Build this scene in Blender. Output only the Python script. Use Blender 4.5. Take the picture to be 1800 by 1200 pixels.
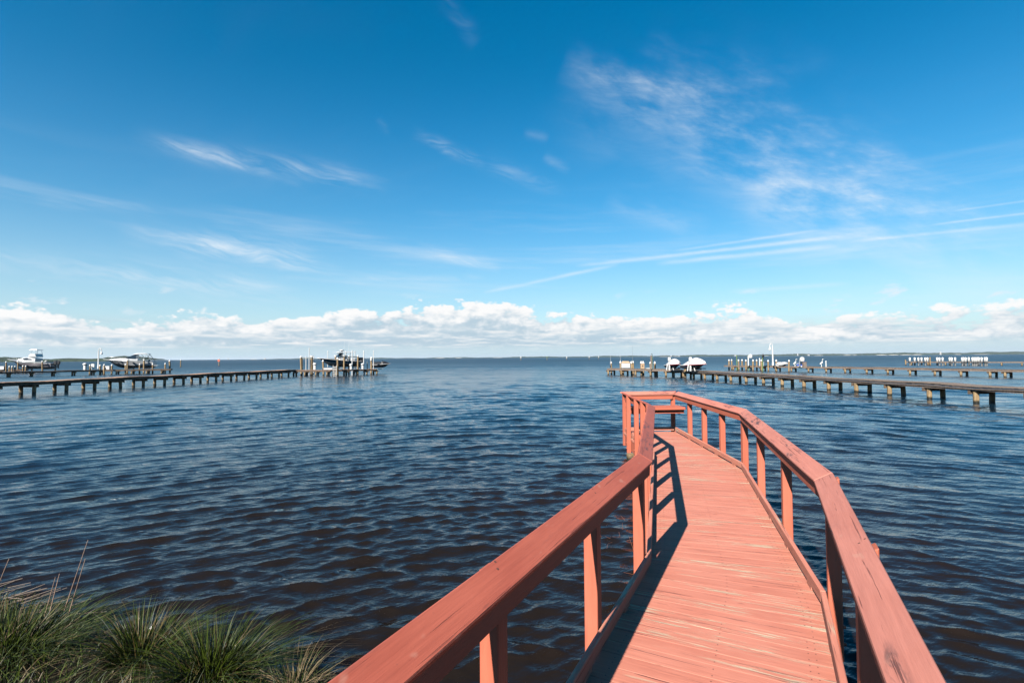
import bpy, bmesh, math, random
import numpy as np
from mathutils import Vector, Matrix

for o in list(bpy.data.objects):
    bpy.data.objects.remove(o)
scene = bpy.context.scene
C = scene.collection
R = math.radians
random.seed(7)
rng = np.random.default_rng(11)

# ------------------------------------------------------------------ camera
EYE = 2.35
PITCH = math.atan(28 / 900.0)
ROLL = 0.0070
fwd = Vector((0, math.cos(PITCH), math.sin(PITCH)))
rt0 = Vector((1, 0, 0)); up0 = rt0.cross(fwd)
rt = math.cos(ROLL) * rt0 - math.sin(ROLL) * up0
up = math.sin(ROLL) * rt0 + math.cos(ROLL) * up0
cam_d = bpy.data.cameras.new('camera')
cam = bpy.data.objects.new('camera', cam_d); C.objects.link(cam)
cam_d.sensor_width = 36; cam_d.lens = 18; cam_d.clip_start = 0.05; cam_d.clip_end = 40000
m = Matrix((rt, up, -fwd)).transposed().to_4x4(); m.translation = (0, 0, EYE)
cam.matrix_world = m
scene.camera = cam


def ray(u, v):
    return fwd + rt * (u - 900) / 900 - up * (v - 600) / 900


def at(u, Y):
    """world x of bearing u at depth Y (on the level of the horizon)"""
    d = ray(u, 628 - .007 * (u - 900))
    return d.x * Y / d.y


def zat(u, v, Y):
    d = ray(u, v)
    return EYE + d.z * Y / d.y


# ------------------------------------------------------------------ sun
SUN_AZ = R(31.2)          # direction the light travels, clockwise from +Y
SUN_EL = R(34.5)
sd = bpy.data.lights.new('sun', 'SUN'); sd.energy = 5.0; sd.angle = R(0.53); sd.color = (1.0, 0.945, 0.86)
so = bpy.data.objects.new('sun', sd); C.objects.link(so)
trav = Vector((math.sin(SUN_AZ) * math.cos(SUN_EL), math.cos(SUN_AZ) * math.cos(SUN_EL), -math.sin(SUN_EL)))
so.rotation_euler = trav.to_track_quat('-Z', 'Y').to_euler()
so.location = (-20, -30, 30)

# ------------------------------------------------------------------ colour management
vs = scene.view_settings
scene.cycles.diffuse_bounces = 0; scene.cycles.glossy_bounces = 3; scene.cycles.max_bounces = 5
vs.view_transform = 'Standard'; vs.look = 'None'; vs.exposure = 1.54; vs.gamma = 1.0; vs.use_curve_mapping = False


# ------------------------------------------------------------------ node helpers
class NT:
    def __init__(s, nt):
        s.nt = nt

    def n(s, typ, ins=None, **attr):
        nd = s.nt.nodes.new(typ)
        for k, v in attr.items():
            setattr(nd, k, v)
        for k, v in (ins or {}).items():
            sk = nd.inputs[k]
            if isinstance(v, bpy.types.NodeSocket):
                s.nt.links.new(v, sk)
            else:
                sk.default_value = v
        return nd

    def m(s, op, a, b=None, c=None, clamp=False):
        i = {0: a}
        if b is not None: i[1] = b
        if c is not None: i[2] = c
        return s.n('ShaderNodeMath', i, operation=op, use_clamp=clamp).outputs[0]

    def add(s, a, b): return s.m('ADD', a, b)
    def sub(s, a, b): return s.m('SUBTRACT', a, b)
    def mul(s, a, b): return s.m('MULTIPLY', a, b)

    def step(s, x, a, b):
        """smooth 0..1 while x goes a..b"""
        nd = s.n('ShaderNodeMapRange', {0: x, 1: a, 2: b, 3: 0.0, 4: 1.0}, interpolation_type='SMOOTHSTEP')
        return nd.outputs[0]

    def dot(s, a, b):
        return s.n('ShaderNodeVectorMath', {0: a, 1: b}, operation='DOT_PRODUCT').outputs['Value']

    def xyz(s, x, y, z=0.0):
        return s.n('ShaderNodeCombineXYZ', {0: x, 1: y, 2: z}).outputs[0]

    def noise(s, vec, scale=1.0, detail=4.0, rough=0.5, dist=0.0, dim='3D'):
        return s.n('ShaderNodeTexNoise', {'Vector': vec, 'Scale': scale, 'Detail': detail, 'Roughness': rough, 'Distortion': dist},
                   noise_dimensions=dim).outputs['Fac']

    def mix(s, f, a, b, blend='MIX'):
        nd = s.n('ShaderNodeMix', data_type='RGBA', blend_type=blend)
        for k, v in ((0, f), (6, a), (7, b)):
            if isinstance(v, bpy.types.NodeSocket):
                s.nt.links.new(v, nd.inputs[k])
            else:
                nd.inputs[k].default_value = v if k == 0 else (tuple(v) + (1,) if len(v) == 3 else v)
        return nd.outputs[2]

    def scale(s, vec, v3):
        return s.n('ShaderNodeVectorMath', {0: vec, 1: v3}, operation='MULTIPLY').outputs[0]


# ------------------------------------------------------------------ world: Nishita sky with clouds
def make_world():
    w = bpy.data.worlds.new('World'); scene.world = w; w.use_nodes = True
    nt = w.node_tree
    for n in list(nt.nodes): nt.nodes.remove(n)
    T = NT(nt)
    STR = 0.05
    sky = T.n('ShaderNodeTexSky', sky_type='NISHITA', sun_disc=False)
    sky.sun_elevation = SUN_EL
    sky.sun_rotation = SUN_AZ + math.pi
    sky.altitude = 0; sky.air_density = 1.0; sky.dust_density = 0.05; sky.ozone_density = 2.2
    col = sky.outputs[0]
    # deep, saturated autumn blue
    hs = T.n('ShaderNodeHueSaturation', {'Hue': 0.490, 'Saturation': 1.62, 'Value': 1.0, 'Color': col})
    col = hs.outputs[0]
    d = T.n('ShaderNodeTexCoord').outputs['Generated']
    sep = T.n('ShaderNodeSeparateXYZ', {0: d})
    X, Y, Z = sep.outputs
    el = T.mul(T.m('ARCSINE', Z), 57.2958)
    az = T.mul(T.m('ARCTAN2', X, Y), 57.2958)

    # pale haze low down
    hz = T.m('POWER', T.m('SUBTRACT', 1.0, T.m('DIVIDE', T.m('MAXIMUM', el, 0.0), 36.0), clamp=True), 2.9)
    col = T.mix(T.mul(hz, 0.95), col, (3.4, 4.75, 5.75))

    # --- cirrus: thin veils everywhere
    zz = T.m('MAXIMUM', Z, 0.05)
    px = T.m('DIVIDE', X, zz); py = T.m('DIVIDE', Y, zz)
    pv = T.n('ShaderNodeVectorRotate', {'Vector': T.xyz(px, py), 'Angle': R(38)}, rotation_type='Z_AXIS').outputs[0]
    warp = T.n('ShaderNodeTexNoise', {'Vector': pv, 'Scale': 0.8, 'Detail': 3.0}).outputs['Color']
    pv2 = T.n('ShaderNodeVectorMath', {0: pv, 1: T.n('ShaderNodeVectorMath', {0: warp, 3: 0.7}, operation='SCALE').outputs[0]}, operation='ADD').outputs[0]
    ci = T.noise(T.scale(pv2, (0.35, 1.7, 1)), 1.0, 5.0, 0.62)
    cim = T.noise(pv, 0.33, 2.0, 0.5)
    a_ci = T.mul(T.mul(T.step(ci, 0.46, 0.86), T.step(cim, 0.42, 0.75)), 0.05)
    # horizontal veils low in the sky
    ve = T.noise(T.xyz(T.mul(az, 0.035), T.add(T.mul(el, 0.42), T.mul(az, 0.012)), 3.1), 1.0, 5.0, 0.6)
    a_ve = T.mul(T.mul(T.step(ve, 0.48, 0.78), T.step(el, 3.0, 8.0)), T.mul(T.m('SUBTRACT', 1.0, T.step(el, 10.0, 20.0)), 0.30))
    # fibre texture shared by the streaks (fibres fall slightly to the right)
    fx = T.add(T.mul(az, 0.98), T.mul(el, -0.18)); fy = T.add(T.mul(el, 0.98), T.mul(az, 0.18))
    wv = T.noise(T.xyz(T.mul(fx, .16), T.mul(fy, .3), 9.0), 1.0, 2.0, 0.5)
    fib = T.noise(T.xyz(T.mul(fx, 0.11), T.add(T.mul(fy, 0.85), T.mul(wv, 2.2)), 1.7), 1.0, 6.0, 0.66)
    fibm = T.step(fib, 0.32, 0.80)
    puff = T.noise(T.xyz(T.add(T.mul(az, .125), T.mul(el, -.06)), T.add(T.mul(el, .31), T.mul(az, .145)), 4.4), 1.0, 7.0, 0.63)
    puffm = T.step(puff, 0.26, 0.80)
    front = T.m('GREATER_THAN', Y, 0.0)
    a_st = None
    # (azimuth, elevation) of both ends in degrees, half width in degrees, strength, texture
    for a0, e0, a1, e1, wd, s, kind in STREAKS:
        p0 = dirv(a0, e0); p1 = dirv(a1, e1)
        c = (p0 + p1).normalized(); N = p0.cross(p1).normalized(); Tg = N.cross(c).normalized()
        half = max(abs((p0).dot(Tg)), 1e-3)
        q = T.m('DIVIDE', T.dot(d, tuple(N)), math.sin(R(wd)))
        if kind == 'f':
            q = T.add(q, T.mul(T.sub(wv, 0.5), 1.6))
        if kind == 'p':
            q = T.add(q, T.mul(T.sub(puff, 0.5), 2.2))
        if kind == 'c':
            q = T.add(q, T.mul(T.sub(puff, 0.5), 1.4))
        g = T.m('EXPONENT', T.mul(T.mul(q, q), -1.0))
        t = T.m('DIVIDE', T.dot(d, tuple(Tg)), half)
        e = T.m('SUBTRACT', 1.0, T.m('POWER', T.m('ABSOLUTE', t), 2.6 if kind != 'c' else 5.0), clamp=True)
        k = T.mul(T.mul(g, e), s)
        if kind == 'f': k = T.mul(k, fibm)
        elif kind == 'p': k = T.mul(k, T.mul(puffm, T.add(T.mul(fibm, .6), .4)))
        else: k = T.mul(k, T.add(T.mul(puffm, .6), .45))
        a_st = k if a_st is None else T.add(a_st, k)
    a_st = T.mul(a_st, front)
    a_thin = T.m('MINIMUM', T.add(T.add(a_ci, a_ve), a_st), 0.85)
    col = T.mix(a_thin, col, (5.9, 6.4, 6.8))

    # --- cumulus bank along the horizon
    def fbm(ox, oy):
        v = T.xyz(T.add(T.mul(az, 0.130), ox), T.add(T.mul(el, 0.290), oy), 5.3)
        return T.noise(v, 1.0, 7.0, 0.60)
    f0 = fbm(0, 0); f1 = fbm(-0.07, 0.15)
    vo = T.n('ShaderNodeTexVoronoi', {'Vector': T.xyz(T.mul(az, .62), T.mul(el, .95), 0.7), 'Scale': 1.0, 'Detail': 2.0, 'Roughness': .6}, feature='F1')
    bil = T.sub(0.55, vo.outputs['Distance'])
    tn = T.noise(T.xyz(T.mul(az, 0.075), 0.0, 7.9), 1.0, 2.0, 0.5)
    top = T.add(T.add(5.1, T.mul(T.m('COSINE', T.mul(T.add(az, 8.0), 4 / 57.2958)), 0.85)), T.mul(T.sub(tn, 0.5), 2.4))
    rel = T.sub(top, el)
    dens = T.add(T.add(T.mul(T.sub(f0, 0.5), 5.6), T.mul(rel, 0.60)), T.mul(bil, 0.75))
    a_cu = T.step(dens, 0.02, 0.42)
    hgt = T.m('SUBTRACT', 1.0, T.m('DIVIDE', T.m('MAXIMUM', rel, -1.0), 4.2), clamp=True)
    lit = T.add(T.add(0.20, T.mul(T.sub(f0, f1), 2.4)), T.add(T.mul(hgt, 0.62), T.mul(bil, 0.34)))
    lit = T.m('MINIMUM', T.m('MAXIMUM', lit, 0.0), 1.0)
    ccol = T.mix(T.step(lit, .02, .66), (3.35, 4.35, 5.05), (6.75, 6.75, 6.75))
    # the flat, layered lower decks, foreshortened towards the horizon
    le = T.m('LOGARITHM', T.m('MAXIMUM', T.add(el, 0.35), 0.05), 2.718)
    lay = T.noise(T.xyz(T.mul(az, 0.17), T.mul(le, 3.6), 8.8), 1.0, 5.0, 0.62)
    a_lay = T.mul(T.step(lay, 0.46, 0.58), T.mul(T.step(el, 0.7, 1.5), T.m('SUBTRACT', 1.0, T.step(el, 2.8, 4.0))))
    lay1 = T.noise(T.xyz(T.add(T.mul(az, 0.17), -.03), T.add(T.mul(le, 3.6), .30), 8.8), 1.0, 5.0, 0.62)
    llit = T.m('ADD', 0.42, T.mul(T.sub(lay, lay1), 3.6), clamp=True)
    lcol = T.mix(llit, (3.4, 4.5, 5.2), (6.5, 6.5, 6.5))
    low = T.step(el, 0.5, 1.7)
    hzc = (3.9, 5.0, 5.6)
    col = T.mix(T.mul(a_cu, T.add(T.mul(low, .97), .03)), col, ccol)
    col = T.mix(T.mul(a_lay, 0.80), col, lcol)
    lowhz = T.m('SUBTRACT', 1.0, T.step(el, 0.1, 1.7))
    col = T.mix(T.mul(lowhz, 0.75), col, hzc)
    # scattered ragged fragments above the bank
    fr = T.noise(T.xyz(T.mul(az, 0.24), T.add(T.mul(el, 0.62), T.mul(az, -.05)), 12.5), 1.0, 6.0, 0.58)
    a_fr = T.mul(T.step(fr, 0.60, 0.72), T.mul(T.step(el, 3.6, 4.6), T.m('SUBTRACT', 1.0, T.step(el, 5.6, 7.4))))
    col = T.mix(T.mul(a_fr, 0.7), col, (5.7, 6.1, 6.5))
    w.cycles.sampling_method = 'MANUAL'; w.cycles.sample_map_resolution = 512
    bg = T.n('ShaderNodeBackground', {'Color': col, 'Strength': STR})
    out = T.n('ShaderNodeOutputWorld', {'Surface': bg.outputs[0]})


def dirv(a, e):
    a, e = R(a), R(e)
    return Vector((math.sin(a) * math.cos(e), math.cos(a) * math.cos(e), math.sin(e)))


STREAKS = [
    (-37.13, 19.27, -13.14, 18.00, 0.91, 0.50, 'f'),
    (-35.58, 19.66, -25.15, 18.17, 0.33, 0.40, 'f'),
    (-11.17, 23.68, -2.76, 20.78, 0.51, 0.55, 'f'),
    (-3.71, 21.34, 6.51, 17.45, 0.83, 0.22, 'f'),
    (-37.83, 11.53, -18.18, 9.16, 1.13, 0.62, 'f'),
    (-46.99, 8.23, -21.56, 6.30, 1.10, 0.66, 'f'),
    (-33.81, 10.64, -20.75, 11.25, 1.35, 0.22, 'f'),
    (-10.69, 12.10, -0.90, 9.76, 0.56, 0.50, 'f'),
    (3.69, 21.74, 6.67, 19.88, 0.47, 0.20, 'f'),
    (10.28, 16.86, 21.18, 12.56, 1.16, 0.42, 'p'),
    (5.71, 30.10, 18.26, 24.24, 1.90, 0.46, 'p'),
    (11.67, 27.02, 36.50, 10.86, 4.30, 0.62, 'p'),
    (24.27, 16.79, 46.37, 5.34, 3.23, 0.85, 'p'),
    (17.70, 25.60, 28.39, 15.68, 2.58, 0.40, 'p'),
    (6.64, 28.15, 10.32, 19.85, 2.79, 0.14, 'p'),
    (-19.04, 8.29, -2.51, 8.88, 0.43, 0.35, 'f'),
    (-43.23, 13.05, -33.85, 13.61, 0.51, 0.25, 'f'),
    (-14.97, 24.54, -13.45, 23.35, 0.33, 0.08, 'f'),
    (-8.76, 36.49, -3.65, 31.77, 0.68, 0.09, 'f'),
    (1.46, 24.01, 4.34, 23.22, 0.45, 0.20, 'p'),
    (-3.28, 7.19, 12.04, 10.07, 0.19, 0.50, 'c'),
    (7.06, 10.00, 33.93, 11.01, 0.19, 0.60, 'c'),
    (15.66, 9.89, 33.01, 10.20, 0.24, 0.50, 'c'),
    (17.44, 11.10, 31.68, 11.89, 0.13, 0.35, 'c'),
    (33.91, 10.50, 47.11, 10.07, 0.15, 0.45, 'c'),
    (39.31, 11.11, 47.13, 10.92, 0.09, 0.45, 'c'),
    (40.84, 11.99, 47.16, 11.89, 0.08, 0.30, 'c'),
    (22.99, 6.57, 33.82, 6.65, 0.21, 0.30, 'c'),
]
make_world()

# ------------------------------------------------------------------ materials
MATS = {}


def material(name):
    mt = bpy.data.materials.new(name); mt.use_nodes = True
    nt = mt.node_tree
    for n in list(nt.nodes): nt.nodes.remove(n)
    T = NT(nt)
    b = T.n('ShaderNodeBsdfPrincipled')
    T.n('ShaderNodeOutputMaterial', {'Surface': b.outputs[0]})
    MATS[name] = mt
    return T, b


ALB = 0.745      # the exposure is set for the shade, so paints and woods keep natural, fairly dark albedos


def plug(T, b, **kw):
    if 'color' in kw:
        kw['color'] = T.mix(1.0, kw['color'], (ALB, ALB, ALB), 'MULTIPLY') if isinstance(kw['color'], bpy.types.NodeSocket) else tuple(c * ALB for c in kw['color'])
    names = {'color': 'Base Color', 'rough': 'Roughness', 'metal': 'Metallic', 'normal': 'Normal', 'spec': 'Specular IOR Level', 'ior': 'IOR', 'coat': 'Coat Weight'}
    for k, v in kw.items():
        s = b.inputs[names[k]]
        if isinstance(v, bpy.types.NodeSocket): T.nt.links.new(v, s)
        else: s.default_value = (tuple(v) + (1,)) if k == 'color' else v


def simple(name, col, rough=0.5, metal=0.0, var=0.12, scale=3.0, bump=0.0, spec=0.5):
    T, b = material(name)
    tc = T.n('ShaderNodeTexCoord').outputs['Object']
    n = T.noise(tc, scale, 5.0, 0.6)
    k = T.add(1 - var, T.mul(n, 2 * var))
    c = T.mix(1.0, col, T.n('ShaderNodeCombineColor', {0: k, 1: k, 2: k}).outputs[0], 'MULTIPLY')
    plug(T, b, color=c, rough=T.add(rough - .08, T.mul(n, .16)), metal=metal, spec=spec)
    if bump:
        plug(T, b, normal=T.n('ShaderNodeBump', {'Strength': bump, 'Distance': 0.01, 'Height': n}).outputs[0])
    return MATS[name]


def paint(name, base, light, wear=0.0, mildew=0.0, crack=0.5):
    """salmon deck paint over old wood; uv = metres along / across the grain"""
    T, b = material(name)
    uv = T.n('ShaderNodeUVMap').outputs[0]
    rnd = T.n('ShaderNodeObjectInfo').outputs['Random']
    grain = T.noise(T.scale(uv, (2.2, 48, 1)), 1.0, 6.0, 0.62, 0.2)
    fine = T.noise(T.scale(uv, (9, 170, 1)), 1.0, 4.0, 0.6)
    blot = T.noise(T.scale(uv, (1.5, 3.0, 1)), 1.0, 4.0, 0.6)
    col = T.mix(T.step(T.add(T.mul(blot, .75), T.mul(grain, .25)), 0.25, 0.75), base, light)
    k = T.add(T.add(0.71, T.mul(rnd, 0.06)), T.add(T.mul(grain, 0.36), T.mul(fine, .16)))
    col = T.mix(1.0, col, T.n('ShaderNodeCombineColor', {0: k, 1: k, 2: k}).outputs[0], 'MULTIPLY')
    h = T.add(T.mul(grain, 0.7), T.mul(fine, .3))
    if wear:
        st = T.noise(T.scale(uv, (1.9, 36, 1)), 1.0, 7.0, 0.68, 0.15)
        cl = T.noise(T.scale(uv, (0.55, 2.6, 1)), 1.0, 3.0, 0.55)
        wm = T.mul(T.step(st, 0.535, 0.585), T.step(cl, 0.50, 0.575))
        wm2 = T.mul(T.step(fine, .58, .68), T.step(cl, .48, .62))
        wm = T.m('MINIMUM', T.mul(T.add(wm, T.mul(wm2, .5)), wear), 1.0)
        wood = T.mix(grain, (0.36, 0.25, 0.16), (0.56, 0.47, 0.34))
        col = T.mix(wm, col, wood)
        h = T.sub(h, T.mul(wm, 0.3))
    if crack:
        ck = T.noise(T.scale(T.n('ShaderNodeVectorMath', {0: uv, 1: (7.3, 1.7, 0)}, operation='ADD').outputs[0], (1.05, 52, 1)), 1.0, 4.0, 0.6, 0.3)
        cm = T.mul(T.step(ck, 0.625, 0.665), crack)
        # knots
        vo = T.n('ShaderNodeTexVoronoi', {'Vector': T.scale(uv, (1.9, 7.5, 1)), 'Scale': 1.0, 'Randomness': 1.0})
        kn = T.mul(T.m('SUBTRACT', 1.0, T.step(vo.outputs['Distance'], 0.035, 0.075)), T.mul(crack, .55))
        cm = T.m('MAXIMUM', cm, kn)
        col = T.mix(cm, col, (0.10, 0.028, 0.022))
        h = T.sub(h, T.mul(cm, 0.9))
    if mildew:
        m1 = T.noise(T.scale(uv, (4, 24, 1)), 1.0, 7.0, 0.72, 0.4)
        m2 = T.noise(T.scale(uv, (0.9, 4.0, 1)), 1.0, 2.0, 0.5)
        mm = T.mul(T.mul(T.step(m1, 0.47, 0.62), T.step(m2, 0.62 - 0.09 * mildew, 0.71 - 0.09 * mildew)), min(1.0, mildew))
        col = T.mix(mm, col, (0.07, 0.04, 0.04))
        spk = T.n('ShaderNodeTexVoronoi', {'Vector': T.scale(uv, (13, 20, 1)), 'Scale': 1.0})
        sp = T.mul(T.m('SUBTRACT', 1.0, T.step(spk.outputs['Distance'], 0.04, 0.09)), T.step(m2, .42, .6))
        col = T.mix(T.mul(sp, .6), col, (0.16, 0.06, 0.05))
        pl = T.noise(T.scale(uv, (3.0, 7, 1)), 2.0, 2.0, 0.5)
        col = T.mix(T.mul(T.step(pl, .66, .74), .35), col, (0.50, 0.26, 0.19))
    plug(T, b, color=col, rough=T.add(0.55, T.mul(grain, 0.22)), spec=0.35,
         normal=T.n('ShaderNodeBump', {'Strength': 0.9, 'Distance': 0.004, 'Height': h}).outputs[0])
    return MATS[name]


paint('paint_deck', (0.455, 0.150, 0.098), (0.540, 0.205, 0.140), wear=1.0, crack=0.8)
paint('paint_cap', (0.345, 0.076, 0.045), (0.415, 0.104, 0.063), wear=0.0, mildew=0.85, crack=0.45)
paint('paint_cap_worn', (0.425, 0.143, 0.100), (0.500, 0.188, 0.138), wear=0.0, mildew=1.0, crack=0.7)
paint('paint_post', (0.375, 0.092, 0.050), (0.430, 0.116, 0.067), wear=0.0, crack=0.12)


def timber(name, dry, dark, wet=True, scale=1.0):
    """round piles: dry wood above, stained and wet near the water line"""
    T, b = material(name)
    g = T.n('ShaderNodeNewGeometry').outputs['Position']
    z = T.n('ShaderNodeSeparateXYZ', {0: g}).outputs[2]
    gr = T.noise(T.scale(g, (14, 14, 1.4)), scale, 5.0, 0.65)
    bl = T.noise(g, 2.3 * scale, 4.0, 0.6)
    c = T.mix(T.step(gr, 0.3, 0.7), dark, dry)
    c = T.mix(T.mul(T.step(bl, .5, .7), .5), c, dark)
    rough = 0.8
    if wet:
        w = T.m('SUBTRACT', 1.0, T.step(T.add(z, T.mul(T.sub(bl, .5), .22)), 0.06, 0.18))
        c = T.mix(w, c, (0.022, 0.020, 0.013))
        rough = T.sub(0.82, T.mul(w, 0.45))
    plug(T, b, color=c, rough=rough, spec=0.3, normal=T.n('ShaderNodeBump', {'Strength': 0.6, 'Distance': 0.01, 'Height': gr}).outputs[0])
    return MATS[name]


timber('pile_wood', (0.31, 0.22, 0.115), (0.15, 0.10, 0.055))
timber('dock_grey', (0.22, 0.17, 0.14), (0.11, 0.085, 0.07), wet=False)
timber('dock_warm', (0.36, 0.235, 0.17), (0.20, 0.125, 0.09), wet=False)
timber('dock_red', (0.24, 0.095, 0.065), (0.14, 0.05, 0.035), wet=False)
timber('dock_beam', (0.13, 0.09, 0.06), (0.06, 0.045, 0.035), wet=False)
simple('white_pvc', (0.50, 0.50, 0.49), 0.35)
simple('gelcoat', (0.50, 0.50, 0.50), 0.18, spec=0.6, var=.05)
simple('hull_grey_shaded', (0.30, 0.31, 0.33), 0.22, spec=0.6, var=.05)  # white hull greyed, its shaded look put into the colour
simple('hull_shade', (0.16, 0.15, 0.17), 0.25, spec=0.5, var=.05)  # deeper grey for the flybridge hull, shade put into the colour
simple('hull_teal', (0.025, 0.10, 0.15), 0.12, spec=0.7, var=.08)
simple('bottom_dark', (0.018, 0.022, 0.03), 0.5)
simple('bottom_grey', (0.46, 0.45, 0.44), 0.5)
simple('dark_glass', (0.015, 0.022, 0.028), 0.08, spec=0.7)
simple('black_plastic', (0.016, 0.016, 0.018), 0.35)
simple('red_trim', (0.35, 0.03, 0.05), 0.4)
simple('aluminium', (0.55, 0.56, 0.57), 0.35, metal=1.0)
simple('galvanised', (0.22, 0.25, 0.26), 0.5, metal=0.6)
simple('canvas_white', (0.55, 0.52, 0.51), 0.75, bump=.3, scale=6)
simple('lid_tan', (0.36, 0.24, 0.14), 0.7)
simple('green_paint', (0.10, 0.16, 0.045), 0.5)
simple('blue_plastic', (0.02, 0.06, 0.28), 0.3)
simple('orange_rubber', (0.45, 0.07, 0.03), 0.6)
simple('sand', (0.38, 0.34, 0.28), 0.9)
simple('house_pale', (0.36, 0.35, 0.33), 0.8)
simple('roof_grey', (0.25, 0.25, 0.26), 0.8)
simple('wet_rock', (0.045, 0.040, 0.036), 0.32, var=.5, scale=9, bump=.6)
simple('twig_red', (0.16, 0.055, 0.03), 0.8)
simple('rusty_screw', (0.12, 0.045, 0.03), 0.6, var=.4, scale=60)
simple('bird_white', (0.70, 0.68, 0.64), 0.8)


def leafmat(name, c1, c2, tan, tanamt):
    T, b = material(name)
    at_ = T.n('ShaderNodeAttribute', attribute_name='tint')
    f = at_.outputs['Fac']
    c = T.mix(T.step(f, 0.0, tanamt), c1, c2)
    c = T.mix(T.m('GREATER_THAN', f, tanamt), c, tan)
    plug(T, b, color=c, rough=0.55, spec=0.3)
    b.inputs['Subsurface Weight'].default_value = 0.0
    return MATS[name]


leafmat('marsh_grass', (0.005, 0.011, 0.0004), (0.044, 0.066, 0.0015), (0.090, 0.062, 0.022), 0.90)  # greens darkened to carry shade and lens falloff on the bank
leafmat('dry_grass', (0.02, 0.034, 0.007), (0.05, 0.055, 0.014), (0.165, 0.118, 0.062), 0.34)


def bankmat():
    T, b = material('bank_soil')
    g = T.n('ShaderNodeNewGeometry').outputs['Position']
    n = T.noise(g, 5.0, 7.0, 0.65); n2 = T.noise(g, 40.0, 4.0, 0.6)
    z = T.n('ShaderNodeSeparateXYZ', {0: g}).outputs[2]
    c = T.mix(T.step(n, .35, .65), (0.008, 0.006, 0.004), (0.016, 0.014, 0.006))
    w = T.m('SUBTRACT', 1.0, T.step(z, 0.03, 0.14))
    c = T.mix(w, c, (0.016, 0.012, 0.009))
    plug(T, b, color=c, rough=T.sub(.92, T.mul(w, .55)), spec=0.12, normal=T.n('ShaderNodeBump', {'Strength': .8, 'Distance': .03, 'Height': T.add(n, T.mul(n2, .4))}).outputs[0])


bankmat()


def farleaf(name, c1, c2):
    T, b = material(name)
    g = T.n('ShaderNodeNewGeometry').outputs['Position']
    n = T.noise(g, 0.09, 5.0, 0.6)
    plug(T, b, color=T.mix(T.step(n, .35, .65), c1, c2), rough=0.9, spec=0.1)


farleaf('far_wood', (0.010, 0.022, 0.010), (0.030, 0.048, 0.022))


def watermat():
    T, b = material('water')
    g = T.n('ShaderNodeNewGeometry').outputs['Position']
    rot = T.n('ShaderNodeVectorRotate', {'Vector': g, 'Angle': R(-30)}, rotation_type='Z_AXIS').outputs[0]
    rot2 = T.n('ShaderNodeVectorRotate', {'Vector': g, 'Angle': R(12)}, rotation_type='Z_AXIS').outputs[0]
    r1 = T.noise(T.scale(rot, (3.2, 13.0, 1)), 1.0, 3.0, 0.55)
    r2 = T.noise(T.scale(rot2, (1.0, 3.2, 1)), 1.0, 3.0, 0.6)
    r3 = T.noise(T.scale(rot2, (0.10, 0.42, 1)), 1.0, 3.0, 0.55)
    h = T.add(T.add(T.mul(r1, 0.0105), T.mul(r2, 0.030)), T.mul(r3, 0.05))
    nb = T.n('ShaderNodeBump', {'Strength': 1.0, 'Distance': 1.0, 'Height': h})
    # beyond the modelled waves the small slopes of the chop are carried by roughness
    dist = T.n('ShaderNodeVectorMath', {0: g}, operation='LENGTH').outputs['Value']
    far = T.m('MULTIPLY', T.step(T.m('LOGARITHM', dist, 10.0), 1.35, 2.6), 0.36)
    gust = T.noise(T.scale(g, (0.012, 0.05, 1)), 1.0, 3.0, 0.5)
    rough = T.add(0.035, T.mul(far, T.add(0.7, T.mul(gust, 0.6))))
    # tannin-brown body, with darker weed beds
    wd = T.noise(T.scale(g, (0.05, 0.09, 1)), 1.0, 4.0, 0.6)
    c = T.mix(T.step(wd, 0.42, 0.62), (0.0105, 0.0074, 0.0054), (0.0135, 0.0076, 0.0054))
    # shallow tannin water gives way to clear blue depth away from the shore
    deep = T.step(T.add(T.n('ShaderNodeVectorMath', {0: g}, operation='LENGTH').outputs['Value'], T.mul(T.sub(wd, .5), 10.0)), 5.5, 26.0)
    c = T.mix(T.mul(deep, .90), c, (0.0035, 0.0180, 0.0340))
    plug(T, b, color=c, rough=rough, ior=1.333, spec=0.36, normal=nb.outputs[0])
    return MATS['water']


watermat()


# ------------------------------------------------------------------ mesh helpers
def origin(o):
    v = Vector((0, 0, 0))
    while o is not None:
        v = v + o.location; o = o.parent
    return v


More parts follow.
